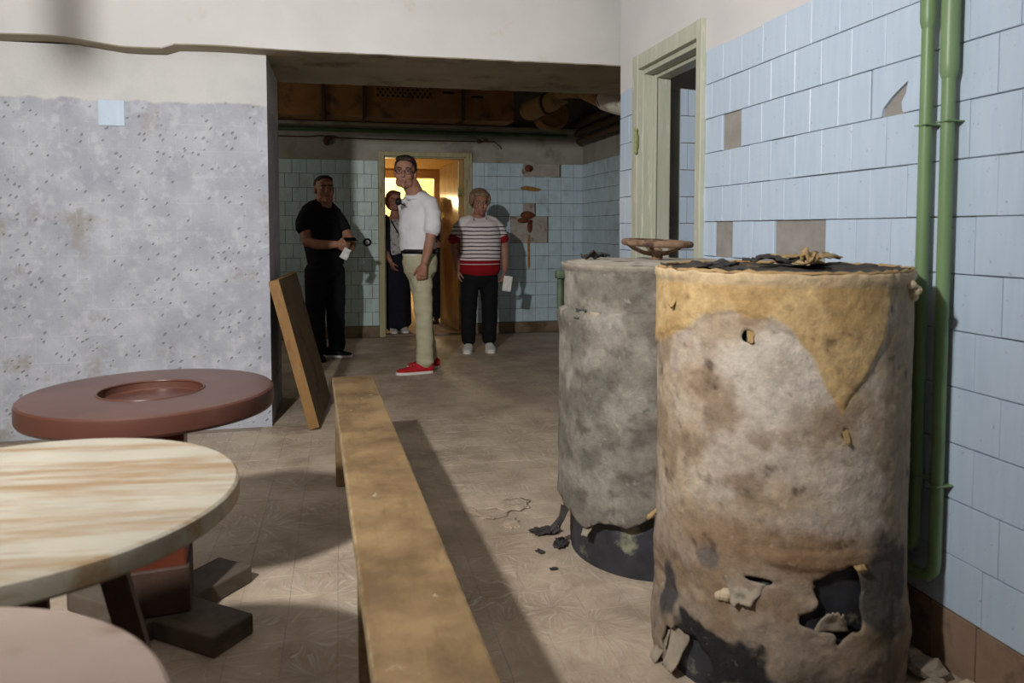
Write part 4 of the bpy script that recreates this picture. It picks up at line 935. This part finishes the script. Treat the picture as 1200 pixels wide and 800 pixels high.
mb = MB(); sections(mb, [(.055, 0, .985, .158, .128), (.047, 0, 1.03, .164, .134), (.040, 0, 1.12, .168, .138), (.040, 0, 1.22, .176, .138), (.047, 0, 1.32, .178, .120), (.052, 0, 1.39, .155, .095), (.045, 0, 1.445, .085, .072)], f)
mb.chain([(.04, .0, 1.445, .066, .062), (.09, -.07, 1.42, .066, .060), (.137, -.135, 1.375, .068, .062)], f); mb.chain([(.04, .0, 1.445, .066, .062), (.0, .07, 1.42, .066, .060), (-.04, .135, 1.375, .068, .062)], f)
mb.chain([(.135, -.130, 1.365, .066, .060), (.152, -.160, 1.30, .069, .064), (.150, -.180, 1.22, .070, .064), (.142, -.186, 1.165, .070, .063)], f); mb.chain([(-.04, .115, 1.375, .07, .068), (-.03, .165, 1.30, .068, .066), (-.01, .185, 1.18, .066, .062)], f)
remesh(mb, 'shirt', M_WHITESH, pm, .008, 5, (.007, (9, 9, 12)))
mb = MB(); c0 = Vector((.028, -.008, 1.462))
MB().torus(c0, .074, .020, 28, 8, Matrix.Rotation(R(16), 3, 'X') @ Matrix.Rotation(R(-12), 3, 'Y')).build('collar', M_WHITESH, pm, smooth=True)
mb = MB(); sections(mb, [(.055, 0, .99, .155, .122), (.058, 0, .92, .162, .132), (.062, 0, .83, .155, .125)], f)
mb.chain([(.062, -.07, .88, .088, .10), (.068, -.078, .72, .080, .092), (.078, -.085, .50, .070, .078), (.085, -.085, .30, .067, .074), (.088, -.085, .085, .070, .076)], f)
mb.chain([(.045, .08, .88, .088, .10), (.07, .085, .70, .078, .09), (.10, .095, .5, .068, .074), (.125, .11, .3, .065, .07), (.145, .12, .09, .066, .07)], f)
remesh(mb, 'trousers', M_KHAKI, pm, .008, 4, (.008, (7, 7, 16)))
mb = MB(); side = Vector((-f[1], f[0], 0)); ring = []
for k in range(40):
    a = 2 * math.pi * k / 40; q = side * (.163 * math.cos(a)) + Vector((f[0], f[1], 0)) * (.133 * math.sin(a)) + Vector((.055, 0, 0)); ring.append(q)
mb.add([(q.x, q.y, .982) for q in ring] + [(q.x, q.y, 1.018) for q in ring], [(i, (i + 1) % 40, 40 + (i + 1) % 40, 40 + i) for i in range(40)])
o = mb.build('belt', M_BELT, pm, smooth=True); md = o.modifiers.new('t', 'SOLIDIFY'); md.thickness = .006; md.offset = 1
shoe(pm, (.155, -.085), (-.155, -.115), M_REDSHOE, M_SOLEW, lace=M_SOLEW, w=.05); shoe(pm, (.235, .115), (-.04, .165), M_REDSHOE, M_SOLEW, w=.05)
C, M = head_frame(HD[:3], *HD[3:6]); gl = MB()
gf = None
for sx in (-1, 1):
    T2 = M @ Matrix.Rotation(R(90), 3, 'X'); gl.torus(C + M @ Vector((.036 * sx, -.114, .003)), .025, .0016, 24, 6, T2 @ Matrix.Diagonal((1, .72, 1)))
    gl.tube([C + M @ Vector((.061 * sx, -.112, .010)), C + M @ Vector((.088 * sx, -.04, .010)), C + M @ Vector((.090 * sx, .015, .004))], .0016, 6)
gl.tube([C + M @ Vector((-.011, -.117, .008)), C + M @ Vector((.011, -.117, .008))], .0016, 6)
o = gl.build('glasses', M_BLACKP, pm, smooth=True)
mic = thing('lapel_microphone', (.58 - .125, 6.13 - .15, 1.40), 'small black foam lapel microphone at the white shirt collar', 'microphone')
MB().ell((0, 0, 0), (.028, .028, .030)).build('foam_ball', M_BLACKP, mic, smooth=True); MB().tube([(.01, .005, -.01), (.06, .04, -.03)], .006, 8).build('clip', M_BLACKP, mic, smooth=True)

# --- man in black by the leaning panel
SKD = skin_mat('tanned_skin', (150, 106, 84), (162, 118, 96))
pk = thing('person', (-.10, 6.97, 0), 'heavily built man in black T-shirt and trousers looking at his phone hand', 'person', 'visitors')
pk['label'] = 'heavily built man in black T-shirt and black trousers, hands together, behind the leaning panel'
f = (.66, -.75); lf = (.75, .66)
HK = (-.035, -.04, 1.538, 14, 0, 0)
mb = MB(); add_head(mb, HK[:3], *HK[3:6], 1.1, 1.12, 1.08)
mb.chain([(-.06, .0, 1.30, .10, .085), (-.05, -.005, 1.38, .082, .078), (-.042, -.015, 1.45, .074, .072), (-.035, -.02, 1.50, .065, .065)], lf)
sections(mb, [(-.04, 0, .82, .14, .11), (-.045, 0, 1.0, .16, .13), (-.06, 0, 1.2, .17, .12), (-.065, 0, 1.3, .16, .09)], f)
mb.chain([(-.205, -.10, 1.27, .06, .058), (-.205, -.15, 1.17, .054, .054), (-.185, -.19, 1.07, .050, .050), (-.09, -.235, 1.045, .045, .045), (.02, -.26, 1.045, .037, .037), (.075, -.265, 1.05, .030, .028)], (0, 0, 1))
add_hand(mb, (.075, -.265, 1.05), (1, .0, .12), (.1, 1, 0), (0, 0, 1), .98, 34)
mb.chain([(.085, .10, 1.27, .058, .056), (.15, .05, 1.14, .05, .05), (.20, -.02, 1.04, .045, .045), (.185, -.11, 1.0, .038, .038), (.16, -.18, 1.0, .03, .028)], (0, 0, 1))
add_hand(mb, (.16, -.18, 1.0), (-.35, -1, .1), (-.3, .1, 1), (-1, 0, .3), .98, 28)
mb.chain([(-.12, -.06, .82, .08, .085), (-.12, -.06, .45, .055, .06), (-.11, -.06, .08, .04, .045)], f); mb.chain([(.03, .07, .82, .08, .085), (.05, .06, .45, .055, .06), (.06, .05, .08, .04, .045)], f)
remesh(mb, 'body', SKD, pk, .0055, 3); add_face(pk, HK[:3], *HK[3:6], 1.1, M_HAIRG)
hair(pk, HK[:3], *HK[3:6], 1.1, [(0, .034, .046, .080, .084, .074), (0, -.018, .082, .066, .052, .034), (0, .075, -.004, .066, .034, .05)], M_HAIRG, .002)
mb = MB(); sections(mb, [(-.03, 0, .86, .172, .145), (-.035, 0, .95, .182, .165), (-.045, 0, 1.06, .184, .168), (-.06, 0, 1.16, .186, .152), (-.068, 0, 1.25, .192, .135), (-.065, 0, 1.32, .18, .11), (-.058, 0, 1.385, .10, .085)], f)
mb.chain([(-.06, 0, 1.385, .08, .075), (-.13, -.05, 1.365, .076, .07), (-.185, -.09, 1.325, .074, .07)], lf); mb.chain([(-.06, 0, 1.385, .08, .075), (.0, .05, 1.36, .076, .07), (.06, .09, 1.31, .072, .068)], lf)
mb.chain([(-.188, -.095, 1.31, .072, .068), (-.215, -.12, 1.25, .072, .068), (-.215, -.15, 1.175, .072, .068)], lf); mb.chain([(.055, .09, 1.30, .075, .07), (.10, .09, 1.24, .074, .068), (.135, .065, 1.17, .07, .066)], lf)
remesh(mb, 't_shirt', M_BLACKC, pk, .008, 5, (.007, (8, 8, 12)))
mb = MB(); sections(mb, [(-.035, 0, .90, .165, .14), (-.035, 0, .80, .17, .145)], f)
mb.chain([(-.12, -.06, .82, .098, .105), (-.125, -.06, .62, .092, .10), (-.125, -.06, .42, .082, .088), (-.115, -.055, .22, .078, .082), (-.11, -.055, .07, .075, .08)], f)
mb.chain([(.03, .06, .82, .105, .115), (.045, .06, .62, .096, .105), (.05, .06, .42, .086, .09), (.055, .05, .22, .076, .08), (.06, .05, .08, .072, .078)], f)
remesh(mb, 'trousers', M_BLACKC, pk, .009, 4, (.008, (7, 7, 14)))
shoe(pk, (-.06, .06), (.20, -.02), M_BLACKSHOE, M_SOLEW); shoe(pk, (-.16, -.01), (-.055, -.25), M_BLACKSHOE, M_BLACKSHOE)
ph_ = thing('mobile_phone', (.085, 6.69, 1.092), 'small dark mobile phone held by the man in black', 'phone', rotz=R(20))
MB().bbox((-.055, -.03, -.005), (.055, .03, .005), .004, Matrix.Rotation(R(25), 4, 'X')).build('phone_case', M_BLACKP, ph_); MB().bbox((-.05, -.026, .004), (.05, .026, .006), .001, Matrix.Rotation(R(25), 4, 'X')).build('screen', mottle('dark_glass', (10, 12, 16), (14, 16, 20), 9, None, rough=.08, bs=0), ph_)
def sheet(name, loc, w, h, rot, label, cat, seed):
    n = 8; vs = []; fs = []
    for j in range(n + 1):
        for i in range(n + 1): u, v = i / n - .5, j / n - .5; vs.append((u * w, .012 * noise.noise((u * 3, v * 3, seed)), v * h))
    for j in range(n):
        for i in range(n): fs.append((j * (n + 1) + i, j * (n + 1) + i + 1, (j + 1) * (n + 1) + i + 1, (j + 1) * (n + 1) + i))
    o = MB().add(vs, fs).build(name, M_PAPER, None, smooth=True, loc=loc, rot=rot); md = o.modifiers.new('t', 'SOLIDIFY'); md.thickness = .002
    return tag(o, label, cat)
sheet('folded_paper', (.045, 6.655, .965), .07, .10, (R(10), R(28), R(20)), 'small white folded paper below the hands of the man in black', 'paper', 2)

# --- woman in the striped top
SKW = skin_mat('rosy_skin', (152, 106, 90), (164, 120, 102))
b = NB('striped_knit'); v = b.pos('object'); z = b.n('ShaderNodeSeparateXYZ', {0: v}).outputs[2]
z2 = b.math('ADD', z, b.math('MULTIPLY', b.noise(v, 3, 2), .03))
fr = b.math('FRACT', b.math('MULTIPLY', z2, 27.0)); st = b.math('MULTIPLY', b.math('GREATER_THAN', fr, .72), b.math('LESS_THAN', z2, 1.235))
c_ = b.mix(st, lin((220, 212, 210)), lin((52, 34, 44)))
red = b.math('LESS_THAN', z, .885); c_ = b.mix(red, c_, lin((140, 22, 30)))
c_ = b.mix(b.math('MULTIPLY', b.math('GREATER_THAN', z, .845), b.math('LESS_THAN', z, .852)), c_, lin((214, 204, 200)))
M_STRIPE = b.out(c_, .9, b.noise(v, 120, 3), .2, .003, .15)
pw_ = thing('person', (1.305, 7.046, 0), 'older woman in red and white striped top and black trousers facing the viewer', 'person', 'visitors')
f = (0, -1); lf = (1, 0)
HW = (.0, -.045, 1.436, 2, 10, 0)
mb = MB(); add_head(mb, HW[:3], *HW[3:6], 1.02, 1.0, 1.08)
mb.chain([(0, .02, 1.22, .10, .07), (0, .01, 1.275, .072, .062), (0, -.01, 1.34, .06, .058), (0, -.02, 1.39, .055, .055)], lf)
sections(mb, [(0, 0, .72, .15, .12), (0, 0, .95, .16, .12), (0, 0, 1.15, .15, .11), (0, .01, 1.23, .14, .08)], f)
mb.chain([(.19, .01, 1.18, .052, .052), (.232, .01, 1.08, .050, .050), (.252, .01, .98, .047, .047), (.252, -.02, .88, .036, .036), (.246, -.04, .795, .026, .030)], (0, 1, 0)); add_hand(mb, (.246, -.04, .79), (-.06, -.05, -1), (-1, .2, 0), (0, -1, 0), .92, 24)
mb.chain([(-.19, .01, 1.18, .052, .052), (-.218, .03, 1.08, .050, .050), (-.228, .03, .98, .047, .047), (-.215, .01, .88, .035, .035), (-.212, -.01, .80, .026, .030)], (0, 1, 0)); add_hand(mb, (-.212, -.01, .795), (.03, -.05, -1), (1, .2, 0), (0, -1, 0), .92, 24)
for sx in (-1, 1): mb.chain([(.085 * sx, 0, .72, .08, .08), (.092 * sx, 0, .4, .05, .05), (.09 * sx, .01, .08, .036, .04)], lf)
remesh(mb, 'body', SKW, pw_, .0055, 3); add_face(pw_, HW[:3], *HW[3:6], 1.02, M_HAIRB)
hair(pw_, HW[:3], *HW[3:6], 1.02, [(0, .025, .055, .094, .098, .080), (0, -.045, .085, .076, .048, .034), (.02, -.07, .072, .045, .026, .022), (.080, .005, .03, .024, .055, .058), (-.080, .005, .03, .024, .055, .058), (0, .07, -.01, .08, .045, .07)], M_HAIRB, .006)
mb = MB(); sections(mb, [(.008, 0, .765, .196, .155), (.008, 0, .82, .202, .160), (.010, -.005, .92, .202, .162), (.012, -.02, 1.04, .198, .165), (.012, -.012, 1.14, .194, .148), (.006, .0, 1.22, .185, .112), (0, .015, 1.262, .14, .072)], f)
mb.chain([(.08, .015, 1.27, .05, .05), (.14, .012, 1.25, .062, .058), (.195, .01, 1.19, .068, .066), (.226, .01, 1.11, .064, .066)], (0, 1, 0)); mb.chain([(-.08, .015, 1.27, .05, .05), (-.14, .012, 1.25, .062, .058), (-.19, .02, 1.19, .068, .066), (-.212, .03, 1.10, .064, .066)], (0, 1, 0))
remesh(mb, 'knit_top', M_STRIPE, pw_, .008, 5, (.005, (8, 8, 8)))
for sx, yy in ((1, .01), (-1, .03)): MB().chain([(.221 * sx, yy, 1.108, .067, .069), (.230 * sx, yy, 1.070, .065, .068)], (0, 1, 0)).build('cuff', M_RED, pw_, smooth=True)
mb = MB(); sections(mb, [(.002, 0, .80, .178, .138), (.002, 0, .70, .182, .14)], f)
mb.chain([(-.088, 0, .72, .095, .115), (-.098, 0, .52, .084, .095), (-.102, .0, .32, .076, .082), (-.104, .01, .10, .07, .076)], lf); mb.chain([(.092, 0, .72, .095, .115), (.10, 0, .52, .084, .095), (.104, .0, .32, .076, .082), (.10, .01, .10, .07, .076)], lf)
remesh(mb, 'trousers', M_BLACKC, pw_, .009, 4, (.006, (7, 7, 14)))
shoe(pw_, (-.085, .06), (-.155, -.19), M_WHSHOE, M_SOLEW, lace=M_SOLEW, w=.05); shoe(pw_, (.105, .06), (.082, -.20), M_WHSHOE, M_SOLEW, lace=M_SOLEW, w=.05)
sheet('folded_paper', (1.305 + .262, 7.046 - .085, .655), .085, .15, (R(4), R(8), R(-10)), 'white folded sheet held by the woman in the striped top', 'paper', 5)
nk = MB(); pts = []
for k in range(17):
    a = math.pi * (k / 16) + math.pi; pts.append((.062 * math.cos(a), -.062 + .03 * math.sin(a) * 0 - .02 * abs(math.sin(a)), 1.285 + .055 * math.sin(a)))
nk.tube(pts, .004, 6).build('necklace', M_BELT, pw_, smooth=True)

# --- woman in the doorway
pd = thing('person', (.625, 8.50, 0), 'auburn haired woman in dark vest and pale blouse standing in the rear doorway', 'person', 'visitors')
f = (.45, -.89); lf = (.89, .45)
HN = (-.028, -.03, 1.50, 12, 2, 0)
mb = MB(); add_head(mb, HN[:3], *HN[3:6], .95)
mb.chain([(-.03, .02, 1.28, .07, .06), (-.02, .01, 1.34, .052, .052), (-.01, 0, 1.42, .048, .05), (-.01, 0, 1.46, .045, .05)], lf)
sections(mb, [(0, 0, .80, .14, .11), (0, 0, 1.0, .125, .10), (0, 0, 1.2, .14, .10), (-.01, .01, 1.29, .13, .07)], f)
mb.chain([(-.135, -.05, 1.25, .046, .046), (-.155, -.07, 1.05, .04, .04), (-.11, -.14, .88, .03, .03), (-.08, -.17, .82, .026, .026)], (0, 1, 0)); add_hand(mb, (-.08, -.17, .82), (.3, -.3, -1), (1, .3, 0), (0, -1, 0), .9)
mb.chain([(.125, .07, 1.25, .046, .046), (.16, .03, 1.05, .04, .04), (.145, -.06, .90, .03, .03), (.135, -.08, .85, .026, .026)], (0, 1, 0)); add_hand(mb, (.135, -.08, .85), (-.1, -.2, -1), (-1, .2, 0), (0, -1, 0), .9)
for sx in (-1, 1): mb.chain([(.075 * sx, .03 * sx, .8, .08, .08), (.08 * sx, .03 * sx, .4, .05, .05), (.075 * sx, .03 * sx, .08, .036, .04)], lf)
remesh(mb, 'body', SKW, pd, .0065, 3); add_face(pd, HN[:3], *HN[3:6], .95, M_HAIRR)
hair(pd, HN[:3], *HN[3:6], .95, [(0, .03, .05, .088, .092, .078), (0, -.035, .085, .074, .046, .034), (.07, .03, -.01, .026, .05, .07), (-.07, .03, -.01, .026, .05, .07), (0, .075, -.03, .08, .045, .085), (-.085, .04, .01, .03, .03, .03)], M_HAIRR, .006)
M_BLOUSE = mottle('patterned_blouse', (190, 188, 186), (176, 172, 172), 30, (120, 112, 116), 26, (.52, .62), .85, .2, .003, 60, coord='object')
mb = MB(); sections(mb, [(0, 0, .86, .15, .12), (0, 0, 1.0, .145, .12), (0, -.01, 1.14, .152, .132), (0, 0, 1.24, .15, .10), (-.01, .015, 1.30, .11, .06)], f)
mb.chain([(-.12, -.045, 1.265, .058, .056), (-.15, -.065, 1.12, .055, .054), (-.15, -.08, 1.02, .052, .05)], (0, 1, 0)); mb.chain([(.115, .06, 1.265, .058, .056), (.15, .04, 1.12, .055, .054), (.155, .02, 1.02, .052, .05)], (0, 1, 0))
remesh(mb, 'blouse', M_BLOUSE, pd, .009, 4, (.006, (9, 9, 9)))
mb = MB(); side = Vector((.89, .45, 0)); fv = Vector((.45, -.89, 0))
for sgn in (-1,):
    P = [(side * (sgn * .13) - fv * .02 + Vector((0, 0, 1.325))), (side * (sgn * .145) + fv * .055 + Vector((0, 0, 1.25))), (side * (sgn * .15) + fv * .06 + Vector((0, 0, 1.12))), (side * (sgn * .15) + fv * .06 + Vector((0, 0, .95))), (side * (sgn * .13) + fv * .075 + Vector((0, 0, .82)))]
    mb.chain([tuple(p) + (.03, .03) for p in P], tuple(side), 12)
mb.chain([tuple(side * 0 - fv * .06 + Vector((0, 0, z))) + (.155, .085) for z in (1.28, 1.1, .95, .82)], tuple(side), 18)
remesh(mb, 'vest', M_NAVY, pd, .009, 4)
MB().tube([(-.09, -.02, 1.32), (-.05, -.13, 1.24), (.03, -.155, 1.10), (.10, -.12, .98)], .008, 8).build('bag_strap', M_BELT, pd, smooth=True)
mb = MB(); sections(mb, [(0, 0, .90, .15, .125), (0, 0, .7, .165, .14), (0, 0, .4, .16, .135), (0, 0, .10, .165, .14)], f); remesh(mb, 'skirt', M_NAVY, pd, .01, 3, (.010, (14, 14, 2)))
shoe(pd, (-.06, .02), (-.045, -.21), M_WHSHOE, M_SOLEW); shoe(pd, (.065, .03), (.085, -.20), M_WHSHOE, M_SOLEW)

# --- half hidden person in the lit room
p5 = thing('person', (1.09, 9.35, 0), 'person in dark clothes mostly hidden behind the man in the white shirt', 'person', 'visitors')
f = (-.3, -.95); lf = (.95, -.3)
H5 = (-.02, -.02, 1.46, -20, 6, 0)
mb = MB(); add_head(mb, H5[:3], *H5[3:6], .95); mb.chain([(0, .01, 1.26, .07, .06), (-.01, 0, 1.34, .052, .052), (-.02, 0, 1.42, .048, .05)], lf)
sections(mb, [(0, 0, .80, .14, .11), (0, 0, 1.2, .15, .10), (0, .01, 1.27, .13, .07)], f)
for sx in (-1, 1):
    mb.chain([(.16 * sx, 0, 1.2, .046, .046), (.19 * sx, -.02, 1.0, .04, .04), (.13 * sx, -.17, .98, .03, .03)], (0, 0, 1)); add_hand(mb, (.13 * sx, -.17, .98), (-.4 * sx, -1, .1), (-sx, 0, 0), (0, 0, 1), .9)
    mb.chain([(.08 * sx, 0, .8, .08, .08), (.09 * sx, 0, .4, .05, .05), (.085 * sx, 0, .08, .036, .04)], lf)
remesh(mb, 'body', SKW, p5, .007, 3); hair(p5, H5[:3], *H5[3:6], .95, [(0, .03, .05, .085, .09, .076), (0, -.03, .085, .07, .05, .03), (0, .07, -.02, .075, .045, .07)], M_HAIRD, .005); add_face(p5, H5[:3], *H5[3:6], .95, M_HAIRD)
mb = MB(); sections(mb, [(0, 0, .80, .165, .13), (0, 0, 1.05, .165, .13), (0, 0, 1.18, .17, .12), (0, .01, 1.27, .12, .07)], f)
for sx in (-1, 1): mb.chain([(.15 * sx, 0, 1.22, .06, .06), (.19 * sx, -.02, 1.05, .055, .055), (.17 * sx, -.08, .99, .048, .048)], (0, 1, 0))
remesh(mb, 'jacket', M_NAVY, p5, .01, 4)
mb = MB(); sections(mb, [(0, 0, .84, .155, .125), (0, 0, .74, .16, .13)], f)
for sx in (-1, 1): mb.chain([(.08 * sx, 0, .76, .085, .1), (.09 * sx, 0, .4, .07, .075), (.09 * sx, 0, .08, .065, .07)], lf)
remesh(mb, 'trousers', M_BLACKC, p5, .01, 3)
for sx in (-1, 1): shoe(p5, (.09 * sx, .05), (.09 * sx - .05, -.19), M_BLACKSHOE, M_BLACKSHOE)
